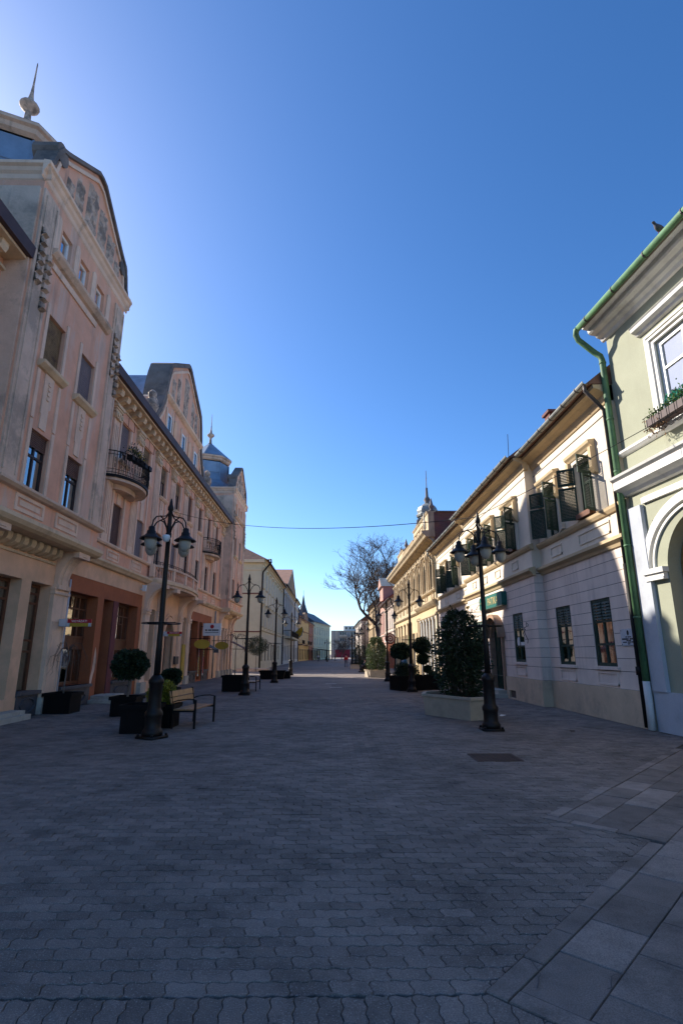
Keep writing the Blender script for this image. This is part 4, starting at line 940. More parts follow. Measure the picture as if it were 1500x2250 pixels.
# arched pharmacy door
cu, rr, cz = 24.31, .78, 2.35
w = R2.mb(); w.polyx([(cu-rr, .3), (cu-rr, cz)]+arc(cu, cz, rr, PI, 0, 14, .8)+[(cu+rr, cz), (cu+rr, .3)], PR-.16, PR-.12); dr = R2.part('arched_door', w, M['shutter'])
w = R2.mb()
for s_ in (-.4, .4):
    for z0, z1 in ((.45, 1.1), (1.2, 1.75), (1.85, 2.75)): w.strip([(cu+s_-.28, z0), (cu+s_-.28, z1), (cu+s_+.28, z1), (cu+s_+.28, z0), (cu+s_-.28, z0)], .05, PR-.12, PR-.09)
w.box(cu-.03, cu+.03, PR-.12, PR-.08, .3, 3.1); R2.part('door_panel', w, M['shutter'], dr)
w = R2.mb(); w.strip([(cu-rr, .3), (cu-rr, cz)]+arc(cu, cz, rr, PI, 0, 16, .8)+[(cu+rr, cz), (cu+rr, .3)], -.16, PR-.2, PR+.1); w.strip(arc(cu, cz+.1, rr+.36, PI, 0, 16, 1.0), .14, PR, PR+.3); R2.part('door_surround', w, mat('brown_sandstone', (.36, .22, .14), var=.15, stain=(.2, .13, .1), samt=.5, sscale=3, bump=.2), dr)
w = R2.mb(); w.box(cu-1.1, cu+1.1, PR+.0, PR+.75, 0, .15); w.box(cu-.95, cu+.95, PR, PR+.42, .15, .3); R2.part('door_step', w, M['lightstone'])
# spandrels closing the square opening above the arch
w = R2.mb(); ou = [(door[0]-.02, 3.1)]+[(p, z) for p, z in arc(cu, cz, rr, PI, 0, 14, .8)]+[(door[1]+.02, 3.1)]
w.polyx([(door[0]-.02, cz)]+arc(cu, cz, rr, PI, PI/2, 8, .8)+[(cu, 3.1), (door[0]-.02, 3.1)], PR-.1, PR+.002); w.polyx([(cu, 3.1)]+arc(cu, cz, rr, PI/2, 0, 8, .8)+[(door[1]+.02, cz), (door[1]+.02, 3.1)], PR-.1, PR+.002); R2.part('door_spandrel', w, M['rcourse'])
# chimney and roof bits
w = R2.mb(); w.box(17.6, 18.05, -.5, -.1, 9, 10.2); w.box(17.53, 18.12, -.57, -.03, 10.12, 10.22); R2.part('chimney', w, M['brick'])
w = R2.mb(); w.tube([(20.5, .5, 9.1), (20.5, .45, 10.5)], .012, 4); R2.part('lightning_rod', w, M['iron'])
# downpipes: grey one at the near corner (dark lower half), one at the far end
w = R2.mb(); w.tube([(A0+.1, .62, 9.05), (A0+.1, .62, 8.85), (A0+.12, .3, 8.5), (A0+.16, .12, 8.3), (A0+.16, .1, 4.0)], .055, 8); dp = R2.part('downpipe', w, M['darkpipe'], smooth=True)
w = R2.mb(); w.tube([(A0+.16, .1, 4.0), (A0+.16, .1, .05)], .07, 8); w.tube([(A0+.16, .1, 1.25), (A0+.16, .1, 1.45)], .1, 8); R2.part('cast_iron_foot', w, M['iron'], dp, smooth=True)
w = R2.mb(); w.tube([(A1-.1, .62, 9.05), (A1-.1, .6, 8.8), (A1-.1, .2, 8.35), (A1-.1, .1, 8.2), (A1-.1, .1, .1)], .05, 8); R2.part('downpipe', w, M['gutter'], smooth=True)
w = R2.mb(); w.tube([(37.6, 0, 7.95), (37.6, .5, 7.95), (37.6, .8, 8.0), (37.6, .95, 8.15), (37.6, .9, 8.3), (37.6, .78, 8.32), (37.6, .72, 8.22), (37.6, .8, 8.16)], .014, 5); R2.part('scroll_bracket', w, M['iron'])
w = R2.mb(); w.box(17.05, 17.25, 0, .12, 5.72, 5.92); R2.part('junction_box', w, M['rcream'])

# ---------------------------------------------------------------- pale green building at the right edge
R1 = Bld('green_building', 'pale green building with white mouldings and arched doorway at the street edge', 7.7, 9.0, -1)
C0, C1 = 1.0, 13.32
wins = [(9.85, 11.52, 7.0, 9.1), (5.6, 7.25, 7.02, 9.05)]
w = R1.mb(); R1.wall(w, C0, C1, 5.7, 10.6, 0, wins, .16); w.quad((C1, 0, 0), (C1, -10, 0), (C1, -10, 10.6), (C1, 0, 10.6)); w.quad((C0, 0, 0), (C0, -10, 0), (C0, -10, 10.6), (C0, 0, 10.6)); R1.part('upper_wall', w, M['gwall'])
def archwall(cu, rr, cz, a, b, z0, z1, d, m, name, rev=.35):
    w = R1.mb(); w.quad((a, d, z0), (cu-rr, d, z0), (cu-rr, d, cz), (a, d, cz)); w.quad((cu+rr, d, z0), (b, d, z0), (b, d, cz), (cu+rr, d, cz))
    ar = arc(cu, cz, rr, PI, 0, 24); tp = [(a+(b-a)*k/24, z1) for k in range(25)]
    w.quad((a, d, cz), (cu-rr, d, cz), (a, d, z1), (a, d, z1)) if False else None
    i = [w.P(p, d, z) for p, z in ar]; j = [w.P(p, d, z) for p, z in tp]
    for k in range(24): w.F(i[k], i[k+1], j[k+1], j[k])
    e0, e1 = w.P(a, d, cz), w.P(b, d, cz); w.F(e0, i[0], j[0]); w.F(i[24], e1, j[24])
    full = [(cu-rr, z0)]+ar+[(cu+rr, z0)]
    for p, q in zip(full, full[1:]): w.quad((p[0], d, p[1]), (q[0], d, q[1]), (q[0], d-rev, q[1]), (p[0], d-rev, p[1]))
    return R1.part(name, w, m)
ac = 11.05; archwall(ac, 1.22, 3.62, 9.0, C1, 0, 5.72, 0, M['gwall'], 'arch_wall', .5)
w = R1.mb(); R1.wall(w, C0, 9.0, 0, 5.72, 0); R1.part('lower_wall', w, M['gwall'])
for r_, r2_, wd, dd in ((1.75, 1.38, -.2, .085), (1.60, 1.26, -.06, .05)):
    w = R1.mb(); w.strip(arc(ac, 3.72, r_, PI, 0, 30, r2_), wd, 0, dd); R1.part('archivolt', w, M['white'])
for q in (ac-1.9, ac+1.25):
    w = R1.mb(); w.box(q-.05, q+.7, 0, .16, 3.6, 3.72); w.box(q, q+.65, 0, .11, 3.5, 3.6); w.box(q, q+.65, 0, .13, 3.44, 3.5); R1.part('impost', w, M['white'])
w = R1.mb(); rr = 1.2
w.strip([(ac-rr, 0), (ac-rr, 3.62)]+arc(ac, 3.62, rr, PI, 0, 20)+[(ac+rr, 3.62), (ac+rr, 0)], .16, -.45, -.32); w.box(ac-rr, ac+rr, -.45, -.3, 2.75, 2.9); w.box(ac-.05, ac+.05, -.44, -.33, 0, 4.7); w.box(ac-rr, ac+rr, -.45, -.33, 0, .9)
dr = R1.part('door', w, mat('honey_wood', (.34, .2, .075), rough=.45, var=.2, vscale=3, stain=(.2, .1, .04), samt=.4, sscale=4))
w = R1.mb(); w.polyx([(ac-rr, .9), (ac-rr, 3.62)]+arc(ac, 3.62, rr, PI, 0, 18)+[(ac+rr, 3.62), (ac+rr, .9)], -.41, -.4); R1.part('pane', w, far_glass('amber_glass', (.22, .17, .07)), dr)  # opaque pane in one even amber tone
for a, b in ((C0, ac-1.22), (ac+1.22, C1)):
    w = R1.mb(); w.box(a, b, -.05, .07, 0, .9); R1.part('plinth', w, M['gplinth'])
w = R1.mb(); w.box(C1-.52, C1-.02, 0, .1, .9, 5.35); R1.part('corner_pilaster', w, M['gplinth'])
w = R1.mb(); w.extr([(0, 5.36), (.07, 5.36), (.07, 5.5), (0, 5.54)], C0, C1-.55); R1.part('band', w, M['white'])
w = R1.mb(); w.extr([(0, 5.7), (.1, 5.72), (.16, 5.8), (.32, 5.88), (.32, 6.08), (.4, 6.14), (.42, 6.2), (0, 6.26)], C0, C1+.1); R1.part('ledge', w, M['white'])
w = R1.mb(); w.extr([(0, 6.78), (.06, 6.8), (.12, 6.86), (.12, 6.92), (0, 6.95)], C0, C1); R1.part('sill_band', w, M['white'])
w = R1.mb(); w.extr([(0, 10.3), (.06, 10.32), (.1, 10.4), (.2, 10.44), (.24, 10.5), (.4, 10.52), (.44, 10.56), (.46, 10.66), (.6, 10.68), (.62, 10.74), (0, 10.8)], C0, C1+.12); R1.part('cornice', w, M['white'])
w = R1.mb(); w.extr([(.64, 10.7), (-5, 14.8), (-10, 10.4)], C0, C1+.05); R1.part('roof', w, M['rooft'])
w = R1.mb(); gx, gz, r = .74, 10.7, .085; w.extr([(gx+r*math.cos(t), gz+r*math.sin(t)) for t in [2*PI*k/12 for k in range(12)]], C0, C1+.1); gu = R1.part('gutter', w, M['gpipe'], smooth=True)
u = C0+.7
while u < C1: w = R1.mb(); w.extr([(gx+(r+.012)*math.cos(t), gz+(r+.012)*math.sin(t)) for t in [2*PI*k/12 for k in range(12)]], u-.015, u+.015); R1.part('gutter_strap', w, M['darkpipe'], gu); u += 1.25
w = R1.mb(); w.tube([(C1+.05, .74, 10.7), (C1+.16, .76, 10.68), (C1+.24, .74, 10.58), (C1+.24, .68, 10.42), (C1+.16, .3, 10.0), (C1+.1, .17, 9.85), (C1+.08, .15, 9.7), (C1+.08, .15, 1.12)], .084, 10); dp = R1.part('downpipe', w, M['gpipe'], smooth=True)
for z in (9.6, 7.9, 6.4, 4.4, 2.6):
    w = R1.mb(); w.tube([(C1+.08, .15, z), (C1+.08, .15, z+.05)], .094, 10); R1.part('pipe_clamp', w, M['gpipe'], dp, smooth=True)
w = R1.mb(); w.tube([(C1+.08, .15, 1.12), (C1+.08, .15, .6), (C1+.08, .17, .02)], .085, 10); R1.part('white_pipe_foot', w, M['white'], dp, smooth=True)
for k, h in enumerate(wins):
    a, b, z0, z1 = h
    R1.window(a, b, z0, z1, -.07, M['whitew'], nx=2, tr=(.64,), fr=.13, curtain=1.0)
    w = R1.mb()
    for off, dd in ((.0, .05), (.12, .08), (.26, .04)): w.strip([(a-off, z0-.1), (a-off, z1+off), (b+off, z1+off), (b+off, z0-.1)], -.09, 0, dd)
    sr = R1.part('window_surround', w, M['white'])
    w = R1.mb(); w.extr([(0, 9.54), (.08, 9.56), (.12, 9.62), (.22, 9.66), (.24, 9.74), (.27, 9.77), (0, 9.82)], a-.5, b+.5); R1.part('window_hood', w, M['white'], sr)
w = R1.mb(); w.strip([(12.35, 4.62), (12.35, 4.9), (12.55, 4.9), (12.55, 4.62), (12.35, 4.62)], .012, 0, .012); R1.part('access_hatch', w, M['gwall'])
# the front runs slightly out of line with its neighbour: turn it about the corner
TH = .085
R1.e.rotation_euler = (0, 0, TH); R1.e.location = (7.7+math.sin(TH)*4.32, 13.32-math.cos(TH)*4.32, 0)
def r1w(u, d, z):
    a, b = -d, u-9.0; return (R1.e.location.x+a*math.cos(TH)-b*math.sin(TH), R1.e.location.y+a*math.sin(TH)+b*math.cos(TH), z)
# ---------------------------------------------------------------- ornate yellow building behind the cream one
R3 = Bld('ornate_yellow_building', 'ornate ochre building with arched windows, heavy cornice, pinnacles and turret', 7.65, 52.0, -1)
D0, D1 = 39.15, 65.6
nwin = 9; wp = [D0+1.2+k*2.85 for k in range(nwin)]
hol = [(p, p+1.05, 6.45, 8.35) for p in wp]
w = R3.mb(); R3.wall(w, D0, D1, 5.2, 10.3, 0, hol, .2); w.quad((D1, 0, 0), (D1, -10, 0), (D1, -10, 10.3), (D1, 0, 10.3)); R3.part('upper_wall', w, M['ytrim'])
gh = [(40.0+k*1.35, 41.0+k*1.35, .1, 4.3) for k in range(5)]+[(48.6, 49.8, .1, 3.6), (50.6, 52.2, .6, 3.6), (53.0, 54.2, .1, 3.6), (55.0, 56.6, .6, 3.6), (57.5, 59.1, .6, 3.6), (60.1, 61.3, .1, 3.6), (62.2, 63.8, .6, 3.6)]
w = R3.mb(); R3.wall(w, D0, D1, 0, 5.25, 0, gh, .3); R3.part('ground_floor_wall', w, M['ywall'])
w = R3.mb(); w.box(D0-.02, D0+.3, -12, .0, 0, 12.1); R3.part('brick_end_wall', w, M['brick'])
w = R3.mb(); w.box(D0-.1, D0+.35, -12, -.1, 12.1, 12.2); R3.part('wall_capping', w, M['coping'])
for k, h in enumerate(gh):
    nx = 1; R3.window(h[0], h[1], h[2], h[3], -.2, M['whitew'] if k < 5 else M['white'], gm=GLW, nx=2 if k > 4 else 1, tr=(.3, .55, .8) if k < 5 else (.7,), fr=.12, room=False, name='shop_door' if k < 5 else 'shop_window')
for k in range(6): w = R3.mb(); q = 39.72+k*1.35; w.box(q-.1, q+.12, 0, .1, 0, 4.5); w.box(q-.14, q+.16, 0, .14, 4.3, 4.5); R3.part('shop_pilaster', w, M['white'])
for q in (39.3, 47.3, 48.1, 52.6, 54.6, 57.0, 59.6, 61.8, 64.3): w = R3.mb(); w.box(q-.18, q+.18, 0, .14, 0, 4.7); w.box(q-.24, q+.24, 0, .2, 4.5, 4.7); R3.part('pilaster', w, M['ytrim'])
w = R3.mb(); w.extr([(0, 4.35), (.1, 4.4), (.2, 4.5), (.2, 4.58), (0, 4.62)], D0, 47.0); R3.part('shop_cornice', w, M['ytrim'])
w = R3.mb(); w.extr([(0, 5.15), (.12, 5.2), (.3, 5.36), (.42, 5.5), (.42, 5.6), (0, 5.68)], D0, 48.0); w.extr([(0, 5.1), (.1, 5.15), (.22, 5.26), (.22, 5.34), (0, 5.4)], 48.0, D1); R3.part('ledge', w, M['ytrim'])
col = MB(); col.lathe([(.17, 0), (.17, .1), (.13, .14), (.125, .2), (.11, 2.6), (.15, 2.66), (.18, 2.75), (.2, 2.85), (.2, 2.95)], n=8); colme = col.mesh('half_column', M['ytrim'], True)
hd = MB(lambda a, b, c: (b, a, c)); hd.strip(arc(0, 0, .62, PI, 0, 12), .16, 0, .12); hd.strip([(-.62, -1.95), (-.62, 0)], .1, 0, .1); hd.strip([(.62, 0), (.62, -1.95)], .1, 0, .1); hd.box(-.1, .1, 0, .2, .44, .74); hdme = hd.mesh('arched_surround', M['ytrim'])
pa = MB(lambda a, b, c: (b, a, c)); pa.strip([(-.5, 0), (-.5, .55), (.5, .55), (.5, 0), (-.5, 0)], .07, 0, .06); pa.box(-.3, .3, 0, .03, .16, .4); pame = pa.mesh('parapet_panel', M['ytrim'])
md = MB(lambda a, b, c: (b, a, c)); md.polyx(arc(0, 0, .26, 0, 2*PI, 12)[:-1], 0, .08); md.polyx(arc(0, 0, .14, 0, 2*PI, 10)[:-1], .08, .14); mdme = md.mesh('medallion', M['ytrim'])
for k, p in enumerate(wp):
    R3.window(p, p+1.05, 6.45, 8.35, -.12, M['darkwood'], gm=GLF, nx=2, tr=(.65,), fr=.08, room=False)
    w = R3.mb(); w.polyx([(p, 8.3)]+arc(p+.525, 8.3, .52, PI, 0, 10)+[(p+1.05, 8.3)], 0, .012); R3.part('fanlight', w, GLF)
    R3.put('arched_surround', hdme, p+.525, 0, 8.35); R3.put('parapet_panel', pame, p+.525, 0, 5.72)
    for q in (p-.5, p+1.55): R3.put('half_column', colme, q, .08, 6.4)
    R3.put('medallion', mdme, p-.45, .0, 9.62); R3.put('medallion', mdme, p+.95, .0, 9.62)
w = R3.mb(); w.extr([(0, 6.25), (.14, 6.28), (.22, 6.36), (.22, 6.42), (0, 6.44)], D0, D1); w.extr([(0, 9.2), (.1, 9.22), (.14, 9.3), (.26, 9.36), (.26, 9.42), (0, 9.46)], D0, D1); R3.part('architrave', w, M['ytrim'])
mo = MB(lambda a, b, c: (b, a, c)); mo.extr([(0, 0), (.1, .02), (.5, .14), (.55, .26), (0, .26)], -.09, .09); mome = mo.mesh('modillion', M['ytrim'])
u = D0+.2
while u < D1: R3.put('modillion', mome, u, 0, 9.95); u += .42
w = R3.mb(); w.extr([(0, 10.2), (.7, 10.22), (.78, 10.36), (.95, 10.5), (1.0, 10.66), (0, 10.75)], D0-.05, D1+.1); R3.part('cornice', w, M['ytrim'])
for a, b, z1 in ((D0, 46.5, 12.2), (46.5, 53.5, 11.5), (53.5, 58.0, 12.0), (58.0, D1, 11.0)):
    w = R3.mb(); w.box(a, b, -.35, .45, 10.7, z1-.15); w.extr([(-.4, z1-.15), (.5, z1-.15), (.58, z1-.02), (-.4, z1)], a, b); R3.part('attic_parapet', w, M['ytrim'])
for a in (40.0, 41.6, 43.2, 44.8): R3.put('parapet_panel', pame, a+.6, .45, 11.1)
pn = MB(); pn.lathe([(.26, 0), (.26, .1), (.14, .16), (.12, .26), (.2, .36), (.2, .5), (.15, .56), (.02, 1.1)], n=8); pnme = pn.mesh('pinnacle', M['coping'], True)
for u, z in ((39.5, 12.2), (46.2, 12.2), (53.7, 12.0), (57.8, 12.0), (65.0, 11.0)): R3.put('pinnacle', pnme, u, .1, z)
tc = (46.6, -.9)
w = R3.mb(); w.lathe([(.95, 10.6), (.95, 12.0), (.85, 12.2), (.85, 13.5), (1.0, 13.6), (1.05, 13.75), (.9, 13.9), (.95, 14.15), (.8, 14.5), (.45, 14.75), (.3, 14.85)], tc, 8); tw = R3.part('turret', w, M['gutter'])
for k in range(8):
    a = PI/4*k+PI/8; w = R3.mb(); cxx, cyy = tc[0]+.83*math.cos(a), tc[1]+.83*math.sin(a); w.tube([(cxx, cyy, 12.3), (cxx, cyy, 13.4)], .2, 6); R3.part('turret_window', w, GLF, tw)
w = R3.mb(); w.lathe([(.3, 14.8), (.2, 14.95), (.3, 15.2), (.22, 15.4), (.14, 15.5), (.1, 16.2), (.12, 16.25), (.04, 16.4), (.025, 18.0)], tc, 10); w.tube([(tc[0]-.3, tc[1], 17.2), (tc[0]+.3, tc[1], 17.2)], .02, 4); R3.part('turret_spire', w, M['coping'], tw, smooth=True)
w = R3.mb(); w.extr([(.3, 10.8), (-5, 13.2), (-11, 10.4)], D0+.3, D1); R3.part('roof', w, M['rooft'])
w = R3.mb(); w.tube([(D1-.4, 1.0, 10.6), (D1-.4, .9, 10.3), (D1-.5, .25, 9.6), (D1-.5, .12, 9.4), (D1-.5, .12, .1)], .06, 6); R3.part('downpipe', w, M['gutter'], smooth=True)
w = R3.mb(); w.tube([(D0+.1, .75, 12.0), (D0+.1, .7, 10.5), (D0+.1, .1, 9.9), (D0+.1, .1, 8)], .05, 6); R3.part('downpipe', w, M['gutter'], smooth=True)
w = R3.mb(); w.box(53.05, 54.15, .02, .06, 2.6, 3.4); R3.part('green_poster', w, mat('shop_green', (.1, .45, .05), fine=0))

def simple(name, label, x, u0, u1, side, zt, wm, tm, rows, nb, ww, ground=None, roof=(.5, 4, 10), rm=None, gl=None, sill=True, depth=10, fm=None, face=0, ridge=True):
    """terraced house: wall with real openings, windows with panes, cornice, roof"""
    B = Bld(name, label, x, (u0+u1)/2, side); bw = (u1-u0)/nb; gl = gl or GLF
    H = []
    for (z0, z1) in rows:
        for k in range(nb): c = u0+bw*(k+.5); H.append((c-ww/2, c+ww/2, z0, z1))
    G = ground or []
    w = B.mb(); B.wall(w, u0, u1, 0, zt, 0, H+G, .18)
    for q in (u0, u1): w.quad((q, 0, 0), (q, -depth, 0), (q, -depth, zt), (q, 0, zt))
    w.quad((u0, -depth, 0), (u1, -depth, 0), (u1, -depth, zt), (u0, -depth, zt)); B.part('wall', w, wm)
    for h in H: B.window(*h, -.1, fm or M['whitew'], gm=gl, nx=2, tr=(.65,), fr=.07, room=False)
    for h in G: B.window(*h, -.12, M['darkwood'], gm=gl, nx=1, tr=(.75,), fr=.1, room=False, name='shop_window')
    w = B.mb(); w.extr([(0, zt-.35), (.12, zt-.3), (.2, zt-.15), (.42, zt-.08), (.45, zt+.04), (0, zt+.06)], u0-.05, u1+.05); B.part('cornice', w, tm)
    if len(rows) > 0:
        zb = rows[0][0]-.45; w = B.mb(); w.extr([(0, zb-.12), (.1, zb-.1), (.16, zb), (.16, zb+.06), (0, zb+.1)], u0, u1); B.part('string_course', w, tm)
    if sill:
        sm = MB(lambda a, b, c: (b, a, c)); sm.extr([(0, 0), (.1, .02), (.14, .1), (0, .12)], -ww/2-.14, ww/2+.14); sme = sm.mesh('window_sill', tm)
        hm = MB(lambda a, b, c: (b, a, c)); hm.extr([(0, 0), (.06, 0), (.1, .12), (.24, .18), (.24, .26), (0, .28)], -ww/2-.2, ww/2+.2); hme = hm.mesh('window_hood', tm)
        for h in H: B.put('window_sill', sme, (h[0]+h[1])/2, 0, h[2]-.13); B.put('window_hood', hme, (h[0]+h[1])/2, 0, h[3]+.12)
    if roof:
        o, rz, dd = roof; w = B.mb()
        if ridge: w.extr([(o, zt+.05), (-depth/2, zt+rz), (-depth-o, zt+.05)], u0-.1, u1+.1)
        else:
            i = [w.P(*p) for p in ((u0-.4, o, zt+.05), (u1, o, zt+.05), (u1, -depth-o, zt+.05), (u0-.4, -depth-o, zt+.05), (u0+depth*.45, -depth/2, zt+rz), (u1, -depth/2, zt+rz))]
            for f in ((0, 1, 5, 4), (3, 0, 4), (2, 3, 4, 5), (1, 2, 5), (0, 3, 2, 1)): w.F(*[i[k] for k in f])
        B.part('roof', w, rm or M['rooft'])
        w = B.mb(); w.tube([(u0-.05, o, zt+.06), (u1+.05, o, zt+.06)], .08, 6); B.part('gutter', w, M['darkpipe'], smooth=True)
    return B
def pipe(B, u, zt, o=.45, m=None):
    w = B.mb(); w.tube([(u, o, zt), (u, o, zt-.3), (u, .12, zt-1.0), (u, .1, zt-1.3), (u, .1, .1)], .09, 6); B.part('downpipe', w, m or M['iron'], smooth=True)

R4w = mat('dusty_rose_stucco', (.52, .42, .35), var=.1, stain=(.40, .32, .26), samt=.4); R4t = mat('pale_rose_trim', (.56, .48, .42), var=.1)
R4 = simple('rose_house', 'dusty rose two storey house next beyond the ornate ochre building', 7.65, 65.8, 78.5, -1, 8.3, R4w, R4t, [(5.0, 7.2)], 5, .95, [(66.8, 68.2, .1, 3.0), (69.4, 70.8, .1, 3.0), (72.0, 73.4, .1, 3.0), (74.6, 76.4, .5, 3.0)], roof=(.7, 4.2, 10))
w = R4.mb()
for k in range(8): q = 66.3+k*1.45; w.box(q-.16, q+.16, 0, .1, 0, 3.3)
R4.part('brick_pier', w, mat('red_brick_pier', (.42, .13, .06), var=.2)); w = R4.mb(); w.box(65.8, 78.5, 0, .12, 3.35, 4.1); R4.part('shop_fascia', w, M['white']); pipe(R4, 66.0, 8.2)
R5w = mat('salmon_stucco', (.44, .25, .20), var=.1)
R5 = simple('salmon_gabled_house', 'tall salmon red house with gable and grey dormer roof beyond the rose house', 7.65, 78.6, 86.0, -1, 9.0, R5w, R4t, [(4.8, 7.4)], 3, 1.0, [(79.6, 81.2, .1, 3.0), (82.4, 84.6, .1, 3.0)], roof=(.6, 3.6, 10), rm=mat('red_roof_tile', (.25, .06, .045), var=.2, bump=.3))
w = R5.mb(); w.box(79.4, 84.6, -5.5, .15, 9.0, 11.4); R5.part('gable_storey', w, R5w)
w = R5.mb(); w.polyx([(79.1, 11.4), (84.9, 11.4), (82, 13.0)], -5.7, .4); R5.part('gable_roof', w, M['gutter'])
w = R5.mb(); w.polyx([(79.4, 11.42), (84.6, 11.42), (82, 12.85)], .4, .45); R5.part('gable_front', w, R5w)
R6w = mat('ochre_stucco', (.46, .33, .19), var=.12, stain=(.3, .2, .12), samt=.4)
R6 = simple('ochre_corner_house', 'ochre three storey house behind the bare plane tree', 8.6, 104, 128, -1, 11.5, R6w, M['ytrim'], [(4.6, 6.6), (8.0, 10.0)], 8, 1.1, [(105+3*k, 107+3*k, .2, 3.0) for k in range(8)], roof=(.6, 4, 10))
R7 = simple('pale_corner_house', 'pale stucco house at the far end of the right row', 7.2, 132, 165, -1, 9.5, R4t, M['white'], [(4.6, 6.6), (7.4, 8.8)], 9, 1.2, [(133+3.5*k, 135.4+3.5*k, .2, 3.0) for k in range(9)], roof=(.6, 4, 10))

# ---------------------------------------------------------------- left side beyond the pink house
l2c = mat('olive_cream_stucco', (.62, .57, .40), var=.07, stain=(.52, .48, .34), samt=.3); l2t = mat('warm_cream_trim', (.60, .52, .34), var=.06); l2s = mat('olive_green_stucco', (.56, .53, .36), var=.06, stain=(.48, .46, .31), samt=.35, sscale=.4)
L2 = simple('olive_cream_building', 'olive and cream three storey building with green side wall on the side street', -8.3, 64.0, 91.8, 1, 12.6, l2c, l2t, [(4.95, 7.25), (9.5, 11.5)], 8, 1.15, [(66.0+3.45*k, 67.4+3.45*k, .9, 3.0) for k in range(7)], roof=(.7, 5.2, 10), depth=16, ridge=False, gl=GLW)
w = L2.mb(); w.quad((63.985, 0, 0), (63.985, -16, 0), (63.985, -16, 12.6), (63.985, 0, 12.6)); L2.part('side_wall', w, l2s)
for z in (4.2, 8.6, 11.4): w = L2.mb(); w.box(63.9, 63.985, -16, 0, z, z+.12); L2.part('side_band', w, M['maroon'] if z < 9 else l2t)
w = L2.mb(); w.extr([(-.25, 12.2), (-.12, 12.25), (.0, 12.4), (.05, 12.62), (-.25, 12.62)], -16, 0) if False else w.box(63.5, 63.985, -16, .3, 12.3, 12.64); L2.part('side_cornice', w, l2t)
w = L2.mb(); w.tube([(64.05, .75, 12.7), (63.8, 1.05, 12.65), (63.75, 1.1, 12.3), (63.85, .8, 12.0), (63.95, .15, 11.2), (63.98, .1, 10.8), (63.98, .1, .1)], .1, 7); L2.part('downpipe', w, M['iron'], smooth=True)
for k in range(9): q = 64.25+k*3.44; w = L2.mb(); w.box(q-.2, q+.2, 0, .07, 4.5, 12.2); L2.part('pilaster', w, l2t)
l2bw = mat('grey_white_stucco', (.50, .50, .46), var=.06)
L2b = simple('pedimented_building', 'grey white building with triangular pediment and iron balcony on the left', -8.2, 92.0, 120.5, 1, 13.2, l2bw, l2t, [(5.2, 8.2), (9.3, 11.4)], 8, 1.2, [(93.6+3.5*k, 95.2+3.5*k, .6, 3.2) for k in range(8)], roof=(.6, 4, 10), depth=14, gl=GLW)
w = L2b.mb(); w.polyx([(94, 13.2), (118.5, 13.2), (106.25, 17.7)], -9, .35); L2b.part('pediment', w, l2t); w = L2b.mb(); w.polyx([(96.5, 13.5), (116, 13.5), (106.25, 17.0)], .35, .4); L2b.part('tympanum', w, mat('brown_tympanum', (.33, .22, .12)))
w = L2b.mb(); w.strip([(93.6, 13.2), (106.25, 17.95), (118.9, 13.2)], .28, -9.2, .5); L2b.part('pediment_roof', w, mat('copper_sheet', (.36, .19, .1), var=.15, rough=.5)); pipe(L2b, 92.1, 13.4, .6)
for q in (97.5, 100.5, 103.5, 106.5, 109.5, 112.5): w = L2b.mb(); w.box(q-.28, q+.28, 0, .2, 5.0, 11.6); w.box(q-.45, q+.45, 0, .35, 11.6, 12.3); L2b.part('pilaster', w, l2bw)
w = L2b.mb(); w.box(95, 117, 0, 1.3, 4.4, 4.7); bo = L2b.part('balcony', w, l2t)
w = L2b.mb(); w.tube([(95, 0, 5.7), (95, 1.25, 5.7), (117, 1.25, 5.7), (117, 0, 5.7)], .05, 4)
for k in range(75): q = 95+22*k/74; w.tube([(q, 1.25, 4.7), (q, 1.25, 5.7)], .03, 4)
for k in range(5): q = 1.25*k/4; w.tube([(95, q, 4.7), (95, q, 5.7)], .03, 4)
L2b.part('railing', w, M['iron'], bo)
L2c = simple('grey_white_wing', 'plain grey white wing beyond the pedimented building', -8.25, 120.8, 136, 1, 13.6, l2bw, l2t, [(5.4, 7.8), (9.4, 11.4)], 5, 1.2, [(122+3*k, 123.6+3*k, .6, 3.2) for k in range(5)], roof=(.6, 3.5, 10), depth=12, gl=GLW); pipe(L2c, 120.9, 13.6, .6); pipe(L2c, 135.7, 13.6, .6)
l3w = mat('sunflower_stucco', (.62, .43, .17), var=.08); slate = mat('slate_roof', (.07, .07, .08), rough=.6, var=.2)
def far_block(name, label, p0, p1, zt, wm, tm, rows, nb, roofz, rm, depth=12, gl=None):
    """a house on the bend of the street: front from p0 to p1 (world), built in its own frame"""
    v = Vector((p1[0]-p0[0], p1[1]-p0[1])); Ln = v.length; ang = math.atan2(-v.x, v.y)
    B = simple(name, label, 0, 0, Ln, 1, zt, wm, tm, rows, nb, 1.2, [(Ln*(k+.25)/nb, Ln*(k+.75)/nb, .3, 3.0) for k in range(nb)], roof=(.5, roofz, 10), rm=rm, depth=depth, gl=gl)
    m = (Vector(p0)+Vector(p1))/2; B.e.location = (m.x, m.y, 0); B.e.rotation_euler = (0, 0, ang); return B, Ln
L3, n3 = far_block('spired_yellow_house', 'yellow house with dark slate spires on the bend of the street', (-8.4, 137), (-6.6, 160), 10.6, l3w, mat('brown_stone_trim', (.3, .2, .13)), [(4.6, 7.2)], 7, 4.5, slate)
def spire(B, u, d, r, z0, z1, zb):
    w = B.mb(); w.lathe([(r, zb), (r, z0)], (u, d), 8); t_ = B.part('spire_drum', w, mat('brown_stone_trim', (0, 0, 0))); w = B.mb(); w.lathe([(r*1.25, z0), (r*.5, z0+(z1-z0)*.45), (.06, z1), (.05, z1+1.2)], (u, d), 8); B.part('spire', w, slate, t_)
